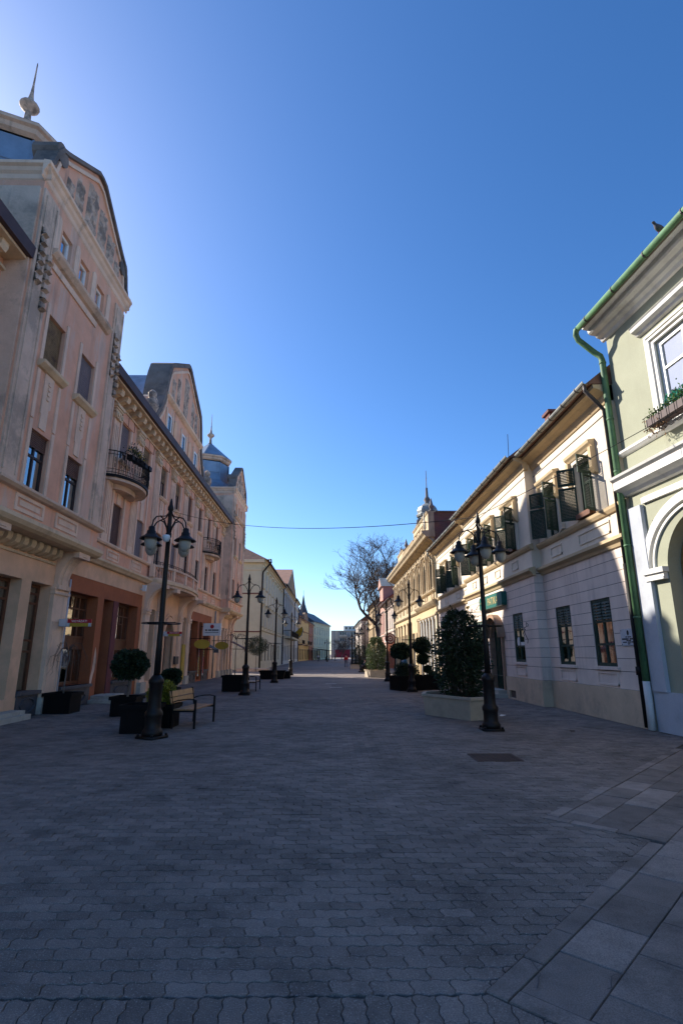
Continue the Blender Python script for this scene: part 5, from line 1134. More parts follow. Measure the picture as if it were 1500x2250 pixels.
spire(L3, 2.6, -1.2, 1.7, 11.2, 16.6, 9); spire(L3, 14.5, -.6, 1.1, 12.6, 17.8, 10); spire(L3, 21.5, -.8, .7, 12, 14.2, 10)
w = L3.mb(); w.box(8.5, 9.6, -3, -2, 12, 16.2); L3.part('chimney', w, M['relief']); w = L3.mb(); w.polyx([(11.5, 10.6), (18, 10.6), (18, 12.2), (14.8, 13.4), (11.5, 12.2)], -.4, .2); L3.part('stepped_gable', w, mat('brown_stone_trim', (0, 0, 0)))
for a, b in ((.6, 5.2), (12, 16), (17.5, 21.5)):
    w = L3.mb(); w.box(a, b, 0, 1.2, 3.9, 4.2); bo = L3.part('balcony', w, mat('brown_stone_trim', (0, 0, 0))); w = L3.mb(); w.tube([(a, 1.15, 5.1), (b, 1.15, 5.1)], .05, 4)
    for k in range(15): q = a+(b-a)*k/14; w.tube([(q, 1.15, 4.2), (q, 1.15, 5.1)], .03, 4)
    L3.part('railing', w, M['iron'], bo)
L4, n4 = far_block('brick_red_house', 'narrow brick red house between the yellow and pale green houses', (-6.5, 161), (-5.7, 172), 10.4, mat('brick_red_stucco', (.40, .14, .07)), mat('peach_trim', (.5, .28, .18)), [(4.4, 6.6), (7.6, 9.4)], 3, 4.5, slate)
L5, n5 = far_block('pale_green_corner_house', 'pale green house at the end of the left row', (-5.6, 172.5), (-.6, 200), 11.5, mat('pale_mint_stucco', (.62, .55, .35)), mat('mint_trim', (.62, .56, .42)), [(4.4, 6.6), (7.8, 9.8)], 7, 4.2, mat('blue_slate_roof', (.065, .068, .08), rough=.6))
# far apartment blocks closing the street
AB = thing('apartment_block', 'flat roofed concrete apartment block closing the end of the street', 'building', (11, 290, 0))
cw = mat('beige_concrete', (.44, .37, .29), var=.06); cd = mat('grey_concrete', (.30, .28, .26), var=.06)
w = MB(); w.box(-11.2, 16, 0, 10, 0, 13.4); part('wall', w, cd, AB)
w = MB(); w.box(-11.25, -7.6, -.05, 10.1, 0, 13.7); part('stair_wall', w, cw, AB); w = MB(); w.box(-10, -9.2, -.12, 0, 0, 13.6); part('stair_strip', w, cd, AB)
w = MB(); w.box(-7.6, 16, -.3, 10, 13.3, 13.7); part('roof_edge', w, cw, AB); w = MB(); w.box(-4.6, 6, 2, 8, 13.7, 16.2); ph = part('penthouse', w, M['white'], AB)
for k in range(5): w = MB(); w.box(-3.8+k*2, -2.6+k*2, 1.9, 2, 14.4, 15.6); part('window', w, GLF, ph)
for r_ in range(4):
    for k in range(4):
        x = -6.8+k*5.7; z = 1.0+r_*3.2
        w = MB(); w.box(x, x+3.6, -.2, 0.02, z+.9, z+2.3); wo_ = part('window', w, GLF, AB); w = MB()
        for q in (0, 1.2, 2.4, 3.5): w.box(x+q, x+q+.12, -.26, -.2, z+.9, z+2.3)
        part('frame', w, M['whitew'], wo_)
        if r_: w = MB(); w.box(x-.3, x+3.9, -1.2, 0, z-.1, z+.1); w.box(x-.3, x+3.9, -1.2, -1.1, z+.1, z+.9); part('balcony', w, cw, AB)
w = MB(); w.box(-9, -1.5, -3.5, 0, 0, 4.0); part('shop_front', w, mat('dark_red_shop', (.18, .02, .03)), AB)
AB2 = thing('wide_apartment_block', 'lower concrete apartment block behind the square, partly behind the tree', 'building', (36, 270, 0))
w = MB(); w.box(-9, 26, 0, 10, 0, 11.8); part('wall', w, cw, AB2)
for r_ in range(4):
    for k in range(9): w = MB(); w.box(-8+k*3.7, -5.8+k*3.7, -.05, 0.02, 1.2+r_*2.9, 2.6+r_*2.9); part('window', w, GLF, AB2)
# ---------------------------------------------------------------- street lamps
def lamp_parts(root, angs, ring=True):
    w = MB(); w.box(-.24, .24, -.24, .24, 0, .05); w.lathe([(.22, .05), (.22, .14), (.19, .18), (.17, .22), (.17, .42), (.19, .46), (.19, .52), (.15, .58), (.14, .62), (.135, 1.1), (.16, 1.13), (.165, 1.19), (.13, 1.24), (.08, 1.3)], n=16)
    for k in range(4): a = PI/4+PI/2*k; w.lathe([(.03, .05), (.03, .09), (.015, .1)], (.29*math.cos(a), .29*math.sin(a)), 6)
    part('base', w, M['lampiron'], root, smooth=True)
    w = MB(); w.lathe([(.075, 1.24), (.066, 2.0), (.056, 3.6), (.05, 4.4), (.07, 4.42), (.07, 4.5), (.05, 4.54), (.048, 5.05), (.07, 5.08), (.07, 5.14), (.045, 5.2), (.03, 5.28), (.012, 5.36)], n=12); part('pole', w, M['lampiron'], root, smooth=True)
    if ring:
        w = MB(); w.tube([(.42*math.cos(2*PI*k/24), .42*math.sin(2*PI*k/24), 2.42) for k in range(25)], .012, 5, caps=False); w.tube([(-.42, 0, 2.42), (.42, 0, 2.42)], .014, 5); w.tube([(0, -.42, 2.43), (0, .42, 2.43)], .014, 5); part('basket_ring', w, M['lampiron'], root, smooth=True)
    for a in angs:
        w = MB(); c, s = math.cos(a), math.sin(a)
        def Q(r, z): return (r*c, r*s, z)
        w.tube([Q(.04, 4.5), Q(.09, 4.66), Q(.18, 4.8), Q(.3, 4.86), Q(.42, 4.82), Q(.5, 4.72), Q(.53, 4.58), Q(.53, 4.5)], .017, 6)
        w.tube([Q(.03, 5.08), Q(.06, 4.98), Q(.13, 4.9), Q(.24, 4.87), Q(.32, 4.86)], .014, 6)
        ao = part('arm', w, M['lampiron'], root, smooth=True)
        w = MB(); w.lathe([(.03, 4.58), (.07, 4.55), (.07, 4.48), (.095, 4.46), (.1, 4.4), (.15, 4.35), (.235, 4.29), (.25, 4.27), (.24, 4.265), (.14, 4.31)], (.53*c, .53*s), 16); part('lamp_shade', w, M['lampiron'], ao, smooth=True)
        w = MB(); w.lathe([(.13, 4.3), (.138, 4.22), (.125, 4.13), (.09, 4.06), (.04, 4.02), (.005, 4.015)], (.53*c, .53*s), 16); part('globe', w, M['globe'], ao, smooth=True)
lamps = [(-3.85, 12.5, 1, 62, 'four armed black street lamp with camera beside the yellow green bush'), (3.80, 13.6, 1, 0, 'four armed black street lamp beside the large laurel in stone planter'),
         (-3.82, 25.1, 0, 0, 'two armed street lamp next to the second bench on the left'), (3.85, 27.0, 0, 0, 'two armed street lamp rising from the black topiary planter'),
         (-3.6, 35.7, 0, 0, 'two armed street lamp by the low dark planter on the left'), (3.75, 37.3, 0, 0, 'two armed street lamp in front of the sunlit laurel planter'),
         (-3.45, 47.6, 0, 0, 'farthest street lamp on the left, beside the sunlit strip'), (3.7, 48.5, 0, 0, 'street lamp just behind the sunlit laurel'),
         (3.6, 60.0, 1, 45, 'street lamp behind the seated person'), (3.6, 72.0, 1, 20, 'street lamp below the edge of the bare tree crown'), (3.6, 83.5, 0, 0, 'distant street lamp below the bare tree, fourth from the square'),
         (3.55, 97.0, 0, 0, 'dark distant street lamp right of the red jacket walker'), (3.9, 103.0, 0, 0, 'distant street lamp close behind another one near the square'), (-1.0, 132.0, 0, 0, 'distant street lamp in front of the pale green corner house')]
proto = {}
for x, y, four, rot, lab in lamps:
    if four not in proto:
        o = thing('street_lamp', lab, 'street lamp', (x, y, 0), R(rot), 'street lamps along the pedestrian street'); lamp_parts(o, [PI/2*k for k in range(4)] if four else [0, PI]); proto[four] = o
    else: dup(proto[four], (x, y, 0), R(rot), lab)
w = MB(); w.lathe([(.005, -.09), (.06, -.07), (.085, 0), (.085, .06), (.06, .08)], n=12); w.box(-.02, .02, .0, .22, .02, .06); tag(part('security_camera', w, M['whitew'], None, (-3.83, 12.28, 4.34), smooth=True), 'white dome security camera on the near left lamp post', 'camera')

# ---------------------------------------------------------------- leaves, trees, plants
def leaves(n, fn, ln, wd, m, droop=.3, seed=1):
    r = random.Random(seed); mb = MB()
    for _ in range(n):
        p, nrm = fn(r); p = Vector(p); nrm = Vector(nrm)
        d = (nrm+Vector((r.uniform(-1, 1), r.uniform(-1, 1), r.uniform(-.9, .9)-droop))*.9).normalized(); s = d.cross(Vector((r.uniform(-1, 1), r.uniform(-1, 1), r.uniform(-1, 1)))).normalized(); nn = d.cross(s)
        l = ln*r.uniform(.6, 1.25); w_ = wd*r.uniform(.7, 1.2)
        a, b, c, e = p, p+d*l*.45+s*w_/2+nn*w_*.15, p+d*l, p+d*l*.45-s*w_/2+nn*w_*.15
        i = [mb.P(*q) for q in (a, b, c, e)]; mb.F(i[0], i[1], i[2]); mb.F(i[0], i[2], i[3])
    return mb
def ball(c, r, n, ln, wd, m, seed, sq=1.0, lump=.12, inner=.72):
    def fn(rr):
        v = Vector((rr.gauss(0, 1), rr.gauss(0, 1), rr.gauss(0, 1))).normalized()
        k = 1+lump*(math.sin(v.x*5+seed)+math.sin(v.y*6+seed*2)+math.sin(v.z*7+seed*3))/2
        q = r*k*(rr.uniform(inner**3, 1.0)**.45); return (c[0]+v.x*q, c[1]+v.y*q, c[2]+v.z*q*sq), v
    return leaves(n, fn, ln, wd, m, seed=seed)
def trunk(mb, p0, p1, r0, r1, n=7, wob=.02, seed=3):
    r = random.Random(seed); k = 5; pts = []
    for i in range(k+1):
        t = i/k; pts.append((p0[0]+(p1[0]-p0[0])*t+(r.uniform(-wob, wob) if 0 < i < k else 0), p0[1]+(p1[1]-p0[1])*t+(r.uniform(-wob, wob) if 0 < i < k else 0), p0[2]+(p1[2]-p0[2])*t))
    mb.tube(pts, r0, n, r1)
def core(mb, c, r, sq=1.0):
    mb.lathe([(r*math.sin(PI*k/8)+.001, c[2]-r*sq*math.cos(PI*k/8)) for k in range(9)], (c[0], c[1]), 10)
def ball_tree(label, loc, h, r, m, seed, sq=.85, n=2600, base=0, extra=()):
    o = thing('topiary_tree', label, 'tree', loc)
    mb = MB(); trunk(mb, (0, 0, base), (0, 0, h), .035, .025, seed=seed)
    for k in range(5): a = 2*PI*k/5; mb.tube([(0, 0, h-r*.8), (r*.4*math.cos(a), r*.4*math.sin(a), h), (r*.6*math.cos(a), r*.6*math.sin(a), h+r*.3)], .014, 5, .005)
    part('trunk', mb, M['bark'], o, smooth=True)
    mb = ball((0, 0, h), r, int(n*2.2), .09, .055, m, seed, sq, .12, .45)
    for (x, y, z, r2) in extra:
        b2 = ball((x, y, z), r2, int(n*2.2*(r2/r)**2)+300, .08, .05, m, seed+5, .9, .12, .4); o2 = len(mb.v); mb.v += b2.v; mb.f += [tuple(i+o2 for i in f) for f in b2.f]; mb.mi += b2.mi
    part('crown', mb, m, o); return o
def box_planter(label, loc, sx, sy, h, rz=0, m=None, lip=.03, name='planter', taper=0):
    o = thing(name, label, 'planter', loc, rz); m = m or M['blackbox']
    w = MB(); a, b = sx/2, sy/2; t = .05
    P = [(-a, -b), (a, -b), (a, b), (-a, b)]
    def ring(s, z, off=0): return [w.P((p[0]+math.copysign(off, p[0]))*s, (p[1]+math.copysign(off, p[1]))*s, z) for p in P]
    rs = [ring(1-taper, 0), ring(1, h-.07), ring(1, h-.07, lip), ring(1, h, lip), ring(1, h, -t), ring(1, h-.1, -t)]
    for A, B in zip(rs, rs[1:]):
        for k in range(4): w.F(A[k], A[(k+1) % 4], B[(k+1) % 4], B[k])
    part('body', w, m, o); w = MB(); w.quad((-a+t, -b+t, h-.08), (a-t, -b+t, h-.08), (a-t, b-t, h-.08), (-a+t, b-t, h-.08)); part('soil', w, M['soil'], o)
    w = MB()
    for q in (-1, 1): w.box(-a*.8, -a*.6, q*b-.012, q*b+.012, .08, h-.12); w.box(a*.6, a*.8, q*b-.012, q*b+.012, .08, h-.12)
    part('side_batten', w, m, o); return o
# near left group
box_planter('black box planter standing left of the near left lamp', (-4.42, 13.5, 0), .74, .74, .62)
box_planter('black box planter under the yellow green bush', (-4.25, 14.42, 0), .72, .72, .55)
bush = thing('shrub', 'clipped yellow green shrub growing in a black planter behind the lamp', 'shrub', (-4.27, 14.42, .42))
w = MB(); [w.tube([(0, 0, 0), (.25*math.cos(k), .25*math.sin(k), .3), (.3*math.cos(k), .3*math.sin(k), .6)], .012, 4, .004) for k in range(9)]; part('stem', w, M['twig'], bush)
part('foliage', ball((0, 0, .34), .34, 3600, .075, .04, M['leafy'], 5, .95, .08, .3), M['leafy'], bush)
box_planter('black box planter holding the round dark topiary tree', (-6.05, 17.0, 0), .7, .7, .55)
ball_tree('round dark topiary tree on a bare stem left of the near lamp', (-6.05, 17.0, .45), 1.0, .5, M['leafd'], 11, .8, 3000)
ball_tree('small round dark shrub behind the near bench', (-6.9, 24.5, .3), .5, .4, M['leafd'], 12, .9, 2400)
box_planter('low black planter holding the small round shrub', (-6.9, 24.5, 0), .6, .6, .35)
box_planter('black box planter with a weeping tree against the pink wall', (-8.3, 17.75, 0), .8, .75, .6)
def weeping(label, loc, h, seed, arms=9, reach=.55):
    o = thing('weeping_tree', label, 'tree', loc); r = random.Random(seed)
    mb = MB(); trunk(mb, (0, 0, 0), (.03, 0, h), .026, .018, seed=seed); part('trunk', mb, M['bark'], o, smooth=True); mb = MB()
    for k in range(arms):
        a = 2*PI*k/arms+r.uniform(-.3, .3); R_ = reach*r.uniform(.6, 1.2); top = h+r.uniform(.08, .28); end = h-r.uniform(.2, .7)
        c, s = math.cos(a), math.sin(a)
        pts = [(0, 0, h-.05), (R_*.3*c, R_*.3*s, top), (R_*.65*c, R_*.65*s, top-.02), (R_*.95*c, R_*.95*s, h-.12), (R_*1.02*c, R_*1.02*s, end)]
        mb.tube(pts, .014, 5, .004)
        for j in range(3):
            q = Vector(pts[2+(j % 3)-0 if 2+j < 5 else 4]); mb.tube([q, q+Vector((r.uniform(-.15, .15), r.uniform(-.15, .15), -.05)), q+Vector((r.uniform(-.2, .2), r.uniform(-.2, .2), -.35))], .006, 4, .002)
    part('crown', mb, M['twig'], o); return o
weeping('bare weeping tree in the planter by the shop windows', (-8.3, 17.75, .5), 1.35, 4)
# mid left group
box_planter('black box planter beside the second left lamp', (-4.75, 27.7, 0), 1.0, .95, .75)
weeping('bare weeping tree behind the second left lamp', (-4.75, 27.7, .6), 1.9, 6, 8, .6)
ball_tree('round dark tree standing by the green side wall', (-7.8, 58.0, 0), 2.6, 1.25, M['leafd'], 14, .8, 2600)
w = MB(); w.box(-1.6, 1.6, -1.2, 1.2, 0, .3); tag(part('planting_bed', w, M['limestone'], None, (-8.2, 59.3, 0)), 'low stone edged planting bed at the green side wall', 'planter')
box_planter('low wide dark planter behind the third left lamp', (-4.25, 40.8, 0), 1.8, .9, .6, taper=.12)
box_planter('small dark box planter beside the low wide one', (-3.35, 42.0, 0), .6, .8, .5)
weeping('thin bare young tree growing from the low dark planter', (-4.3, 40.8, .45), 1.9, 8, 6, .7)
# right side: stone planter with big laurel
hp = thing('planter', 'large beige stone planter holding the big laurel', 'planter', (3.75, 16.85, 0))
HP = [(p_[0]-3.75, p_[1]-16.85) for p_ in ((2.76, 17.06), (3.76, 15.36), (4.22, 15.58), (4.78, 16.9), (3.85, 18.6), (2.95, 17.9))]
w = MB(); rs = [[w.P(a*k, b*k, z) for a, b in HP] for k, z in ((.95, 0), (1.0, .52), (1.045, .53), (1.045, .6), (.93, .6), (.93, .5))]
for A, B in zip(rs, rs[1:]):
    for k in range(6): w.F(A[k], A[(k+1) % 6], B[(k+1) % 6], B[k])
part('body', w, M['limestone'], hp); w = MB(); w.F(*[w.P(a*.94, b*.94, .53) for a, b in HP]); part('soil', w, M['soil'], hp)
la = thing('laurel_shrub', 'big dark loose laurel shrub in the near stone planter', 'shrub', (3.92, 16.95, .5))
rr_ = random.Random(21); w = MB(); tips = []
for k in range(46):
    a = rr_.uniform(0, 2*PI); q = rr_.uniform(.1, .78); h = rr_.uniform(1.2, 2.75)*(1-.25*q); b = Vector((.25*math.cos(a), .25*math.sin(a), 0)); e = Vector((q*math.cos(a), q*math.sin(a), h)); mpt = (b+e)/2+Vector((.15*math.cos(a), .15*math.sin(a), .1)); w.tube([b, mpt, e], .014, 4, .004); tips.append((b, mpt, e))
part('stem', w, M['twig'], la)
def lf(r):
    if r.random() < .4:
        b, m_, e = r.choice(tips); t = r.uniform(.3, 1.03); p = b*(1-t)**2+m_*2*t*(1-t)+e*t*t; p = p+Vector((r.gauss(0, .07), r.gauss(0, .07), r.gauss(0, .07))); return p, (p-Vector((0, 0, p.z-.3))).normalized()
    z = r.uniform(.05, 2.55); pr = .83*(math.sin(PI*min(1, (z+.45)/3.1))**.6); a = r.uniform(0, 2*PI); q = pr*(r.random()**.42)*(1+.13*math.sin(a*5+z*4)); return (q*math.cos(a), q*math.sin(a), z), (math.cos(a), math.sin(a), .2)
part('foliage', leaves(9500, lf, .13, .05, M['leaf'], .35, 8), M['leaf'], la)
# black octagonal planters with topiary round the second right lamp
for x, y, s_, lab in ((3.75, 28.3, 1.25, 'black planter under the topiary, nearer the middle of the street'), (4.85, 29.0, 1.3, 'black planter under the topiary, nearer the cream building')): box_planter(lab, (x, y, 0), s_, 1.2, .7, R(20))
ball_tree('round topiary tree just left of the second right lamp', (3.55, 28.5, .55), 1.35, .50, M['leafd'], 31, .85, 2200)
ball_tree('tiered topiary tree just right of the second right lamp', (4.75, 29.0, .55), 1.62, .48, M['leafd'], 32, .85, 2200, 0, ((.0, 0, .95, .3), (.25, .1, .45, .2), (.45, -.1, .12, .25)))
bs = thing('shrub', 'dark spreading shrub filling the black planter at the second right lamp', 'shrub', (3.75, 28.3, .6)); w = MB(); [w.tube([(0, 0, 0), (.3*math.cos(k), .3*math.sin(k), .3)], .012, 4, .005) for k in range(8)]; part('stem', w, M['twig'], bs)
part('foliage', ball((0, 0, .28), .62, 4200, .09, .05, M['leafd'], 41, .7, .15, .3), M['leafd'], bs)
# far stone planters
def column_bush(label, loc, r, h, m, seed, n):
    o = thing('laurel_shrub', label, 'shrub', loc); w = MB(); [w.tube([(0, 0, 0), (.3*r*math.cos(k), .3*r*math.sin(k), h*.5), (.5*r*math.cos(k), .5*r*math.sin(k), h*.9)], .03, 4, .008) for k in range(9)]; part('stem', w, M['twig'], o)
    def fn(q): z = q.uniform(0, h); p = r*(1-max(0, z/h-.72)*2.2)*min(1, .6+z/h*2)*(1+.12*math.sin(z*5+seed)); a = q.uniform(0, 2*PI); k = p*(q.random()**.4)*(1+.12*math.sin(a*4+z*3)); return (k*math.cos(a), k*math.sin(a), z), (math.cos(a), math.sin(a), .2)
    part('foliage', leaves(n, fn, .15, .07, m, .3, seed), m, o); return o
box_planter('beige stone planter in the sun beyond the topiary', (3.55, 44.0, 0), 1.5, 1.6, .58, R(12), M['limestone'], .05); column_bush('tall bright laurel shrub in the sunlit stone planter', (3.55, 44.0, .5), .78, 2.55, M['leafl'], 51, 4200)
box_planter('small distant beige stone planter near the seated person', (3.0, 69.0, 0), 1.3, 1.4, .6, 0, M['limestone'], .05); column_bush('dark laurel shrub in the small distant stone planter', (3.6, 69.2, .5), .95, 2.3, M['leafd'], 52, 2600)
column_bush('dark shrub standing close to the bench of the seated person', (3.35, 57.0, 0), .45, 1.1, M['leafd'], 53, 1200)

def bare_tree(name, label, loc, H, spread, seed, levels=6, r0=.35, lean=(0, 0), forks=(3, 4), cut=.25):
    o = thing(name, label, 'tree', loc); r = random.Random(seed); tb = MB(); cb = MB(); cnt = [0]
    def grow(p, d, ln, rad, lev):
        n = 4; pts = [p]; q = p.copy(); dd = d.copy()
        for i in range(n):
            dd = (dd+Vector((r.gauss(0, .10), r.gauss(0, .10), r.gauss(0, .08)+.05*(1 if lev < 3 else .3)))).normalized(); q = q+dd*ln/n; pts.append(q.copy())
        (tb if lev == 0 else cb).tube(pts, max(rad, .016), 8 if lev < 2 else (5 if lev < 4 else 3), max(rad*.62, .011), caps=False)
        if lev >= levels: return
        k = r.randint(*forks) if lev else 5
        for i in range(k):
            t = 1 if i < 2 else r.uniform(.45, .95); b = pts[-1] if i < 2 else pts[int(t*n)]
            az = r.uniform(0, 2*PI); tilt = r.uniform(.35, .85) if lev else r.uniform(.4, .8)
            ax = dd.cross(Vector((math.cos(az), math.sin(az), .3))).normalized(); nd_ = (Matrix.Rotation(tilt, 3, ax) @ dd); nd_ = Vector((nd_.x*spread, nd_.y*spread, nd_.z)).normalized()
            grow(b, nd_, ln*r.uniform(.62, .85), rad*(.6 if i < 2 else .45), lev+1)
    grow(Vector((0, 0, 0)), Vector((lean[0], lean[1], 1)).normalized(), H*.26, r0, 0)
    part('trunk', tb, M['bark'], o, smooth=True); part('crown', cb, M['twig'], o, smooth=True); return o
bare_tree('plane_tree', 'huge bare plane tree spreading over the end of the right row', (9.0, 96, 0), 26, .95, 10, 7, .55, (-.03, 0), (3, 4))
bare_tree('small_bare_tree', 'small pale bare tree in front of the apartment block', (1.2, 190, 0), 9.5, 1.2, 23, 5, .14)
bare_tree('small_bare_tree', 'bare tree before the shop fronts, between lamps and walker', (3.2, 175, 0), 9.5, 1.25, 24, 5, .14)
bare_tree('small_bare_tree', 'brownish bare tree to the right of the distant lamps', (9.5, 150, 0), 11, 1.2, 25, 5, .16)
bare_tree('small_bare_tree', 'bare tree nearest the ochre corner house', (7.2, 128, 0), 8.5, 1.2, 26, 5, .13)

# ---------------------------------------------------------------- benches
def bench(label, loc, rz):
    o = thing('bench', label, 'bench', loc, rz, 'slatted benches')
    for k, x in enumerate((-.26, -.1, .07)): w = MB(); w.box(x-.07, x+.07, -.8, .8, .42, .45); part('seat_slat', w, M['benchwood'], o)
    for z in (.58, .73): w = MB(); x = -.38-(z-.5)*.2; i = [w.P(x+a-.03*(c > 0), b, z+c) for a in (-.016, .016) for b in (-.8, .8) for c in (0, .13)]; [w.F(*[i[q] for q in f]) for f in ((0, 1, 3, 2), (4, 6, 7, 5), (0, 4, 5, 1), (2, 3, 7, 6), (0, 2, 6, 4), (1, 5, 7, 3))]; part('back_slat', w, M['benchwood'], o)
    for y in (-.74, .74):
        w = MB(); w.box(.17, .215, y-.025, y+.025, 0, .66); part('leg', w, M['iron'], o); w = MB(); w.tube([(-.36, y, 0), (-.36, y, .42), (-.45, y, .88)], .024, 4); part('leg', w, M['iron'], o)
        w = MB(); w.tube([(.19, y, .655), (.05, y, .68), (-.1, y, .67), (-.28, y, .64), (-.4, y, .6)], .014, 5); part('armrest', w, M['iron'], o); w = MB(); w.box(-.36, .19, y-.02, y+.02, .38, .42); part('seat_rail', w, M['iron'], o)
    return o
bn = bench('slatted bench with brown back rails next to the near left lamp', (-3.42, 14.72, 0), R(-6))
dup(bn, (-3.85, 28.3, 0), R(0), 'slatted bench standing behind the second left lamp'); dup(bn, (3.55, 31.6, 0), R(180), 'slatted bench behind the black topiary planters'); dup(bn, (3.3, 54.6, 0), R(200), 'dark bench under the seated person on the right')
# ---------------------------------------------------------------- signs
def bars(mb, u0, u1, z, h, d, seed, axis):
    r = random.Random(seed); u = u0
    while u < u1-.012:
        wd = r.uniform(.02, .05)*(h/.06)**.5
        if r.random() < .85: axis(mb, u, min(u+wd*.72, u1), d, z-h/2*r.uniform(.8, 1), z+h/2)
        u += wd
sg = thing('danger_sign', 'small red and yellow warning sign with white lettering sticking out from the wall', 'sign', (-8.76, 17.95, 2.72))
w = MB(); w.box(.0, .22, -.13, .13, -.11, .12); part('sign_housing', w, M['plaque'], sg)
w = MB(); w.box(.22, .98, -.03, .03, .0, .12); part('red_panel', w, M['red'], sg); w = MB(); w.box(.22, .98, -.03, .03, -.11, -.002); part('yellow_panel', w, M['yellow'], sg)
w = MB(); w.box(.22, .3, -.034, .034, -.11, 0); w.box(.9, .98, -.034, .034, -.11, 0); part('white_corner', w, M['plaque'], sg)
text('VIGYÁZAT!', .1, M['whitew'], sg, (.6, -.032, .055), (R(90), 0, 0), .002)
sp_ = dup(sg, (-8.72, 28.7, 2.75), 0, 'red and white warning sign half hidden behind the near left lamp')
pt = thing('pharmacy_sign', 'green sign board with gold letters above the pharmacy door', 'sign', (7.32-.1, 24.35, 4.03))
w = MB(lambda a, b, c: (b, a, c)); w.polyx([(-1.7, -.29), (1.62, -.29), (1.72, -.2), (1.72, .18), (1.62, .29), (-1.7, .29), (-1.76, .2), (-1.76, -.2)], -.13, .09); part('board', w, M['signgreen'], pt)
text('PATIKA', .46, M['gold'], pt, (-.135, -.45, -.02), (R(90), 0, R(-90)), .004, sx=1.0)
w = MB(lambda a, b, c: (b, a, c)); bars(w, .62, 1.5, .03, .09, -.134, 3, lambda m, a, b, d, z0, z1: m.box(a, b, d-.004, d, z0, z1)); part('small_lettering', w, M['gold'], pt)
br_ = thing('serpent_bracket', 'thin iron bracket with snake and cup below the pharmacy sign', 'bracket', (7.3, 25.0, 3.62)); w = MB(); w.tube([(0, 0, 0), (-.5, .3, .02), (-.9, .6, 0)], .014, 5); w.tube([(0, 0, .0), (-.2, .05, .28), (-.5, .2, .3), (-.6, .3, .1)], .012, 5); part('rod', w, M['iron'], br_)
w = MB(); w.lathe([(.08, 0), (.02, .02), (.015, .16), (.05, .2), (.1, .26), (.11, .3)], (-.9, .6), 10); w.tube([(-.9+.14*math.cos(t), .6+.14*math.sin(t), .02+.06*t) for t in [k*.7 for k in range(8)]], .014, 5); part('cup', w, M['gold'], br_, smooth=True)
pq = thing('wall_plaque', 'white marble memorial plaque with dark lettering on the cream wall near the corner', 'plaque', (7.65, 14.08, 2.16)); w = MB(); w.box(-.03, 0, -.36, .36, -.2, .22); part('slab', w, M['plaque'], pq)
w = MB(lambda a, b, c: (b, a, c)); ax_ = lambda m, a, b, d, z0, z1: m.box(a, b, d-.003, d, z0, z1)
for k, (hw, z, h) in enumerate(((.14, .015, .028), (.31, -.035, .04), (.12, -.075, .028), (.29, -.115, .03), (.06, -.16, .03))): bars(w, -hw, hw, z, h, -.031, k+9, ax_)
w.polyx(arc(0, .12, .05, 0, 2*PI, 14, .065)[:-1], -.034, -.03)
for y, z in ((-.32, .18), (.32, .18), (-.32, -.17), (.32, -.17)): w.polyx(arc(y, z, .014, 0, 2*PI, 8)[:-1], -.036, -.03)
part('lettering', w, M['ink'], pq)
w = MB(); w.lathe([(.02, 0)], n=3) if False else None
orn = thing('iron_ornament', 'curled black iron bracket on the cream wall beside a window', 'bracket', (7.3, 20.45, 2.45)); w = MB()
w.tube([(0, 0, .3), (-.12, -.05, .25), (-.14, -.1, .05), (-.06, -.15, -.2), (-.1, -.2, -.32)], .014, 5); w.tube([(0, 0, .3), (-.1, -.2, .34), (-.14, -.35, .42), (-.1, -.42, .34), (-.1, -.36, .28)], .012, 5); w.tube([(-.1, -.1, .2), (-.16, 0, .05), (-.1, .06, -.05)], .01, 5); part('scroll', w, M['iron'], orn)
rd = thing('round_sign', 'round dark red target shaped shop sign hanging out from the wall', 'sign', (7.55, 64.2, 3.5))
for k, (r_, m) in enumerate(((.62, M['maroon']), (.46, M['curtain']), (.38, M['maroon']), (.2, M['curtain']), (.12, M['maroon']))): w = MB(); w.polyx(arc(-.75, 0, r_, 0, 2*PI, 20)[:-1], -.05-.01*k, .05+.01*k); part('ring', w, m, rd)
w = MB(); w.tube([(-.15, 0, .1), (0.1, 0, .1)], .05, 6); part('arm', w, M['iron'], rd)
ws = thing('white_box_sign', 'white illuminated box sign with red dot above the red shop', 'sign', (-8.85, 37.6, 3.35)); w = MB(); w.box(.15, 1.35, -.09, .09, -.4, .42); part('box', w, M['whitew'], ws); w = MB(); w.tube([(0, 0, .2), (.2, 0, .2)], .03, 6); part('arm', w, M['iron'], ws)
w = MB(); w.polyx(arc(.75, .2, .13, 0, 2*PI, 16)[:-1], -.1, -.09); part('red_dot', w, M['red'], ws); w = MB(); bars(w, .3, 1.2, -.04, .12, -.09, 5, lambda m, a, b, d, z0, z1: m.box(a, b, d-.006, d, z0, z1)); bars(w, .3, 1.2, -.2, .05, -.09, 6, lambda m, a, b, d, z0, z1: m.box(a, b, d-.006, d, z0, z1)); part('lettering', w, M['ink'], ws)
for k, (y, lab) in enumerate(((34.9, 'yellow oval sign hanging left of the dark awning'), (41.2, 'yellow oval sign next to the downpipe, farther up the street'))):
    o = thing('oval_sign', lab, 'sign', (-8.85, y, 2.35)); w = MB(); w.tube([(0, 0, .35), (1.25, 0, .35)], .02, 5); part('arm', w, M['iron'], o); w = MB(); w.polyx(arc(.75, 0, .5, 0, 2*PI, 22, .28)[:-1], -.03, .03); part('plate', w, M['yellow'], o)
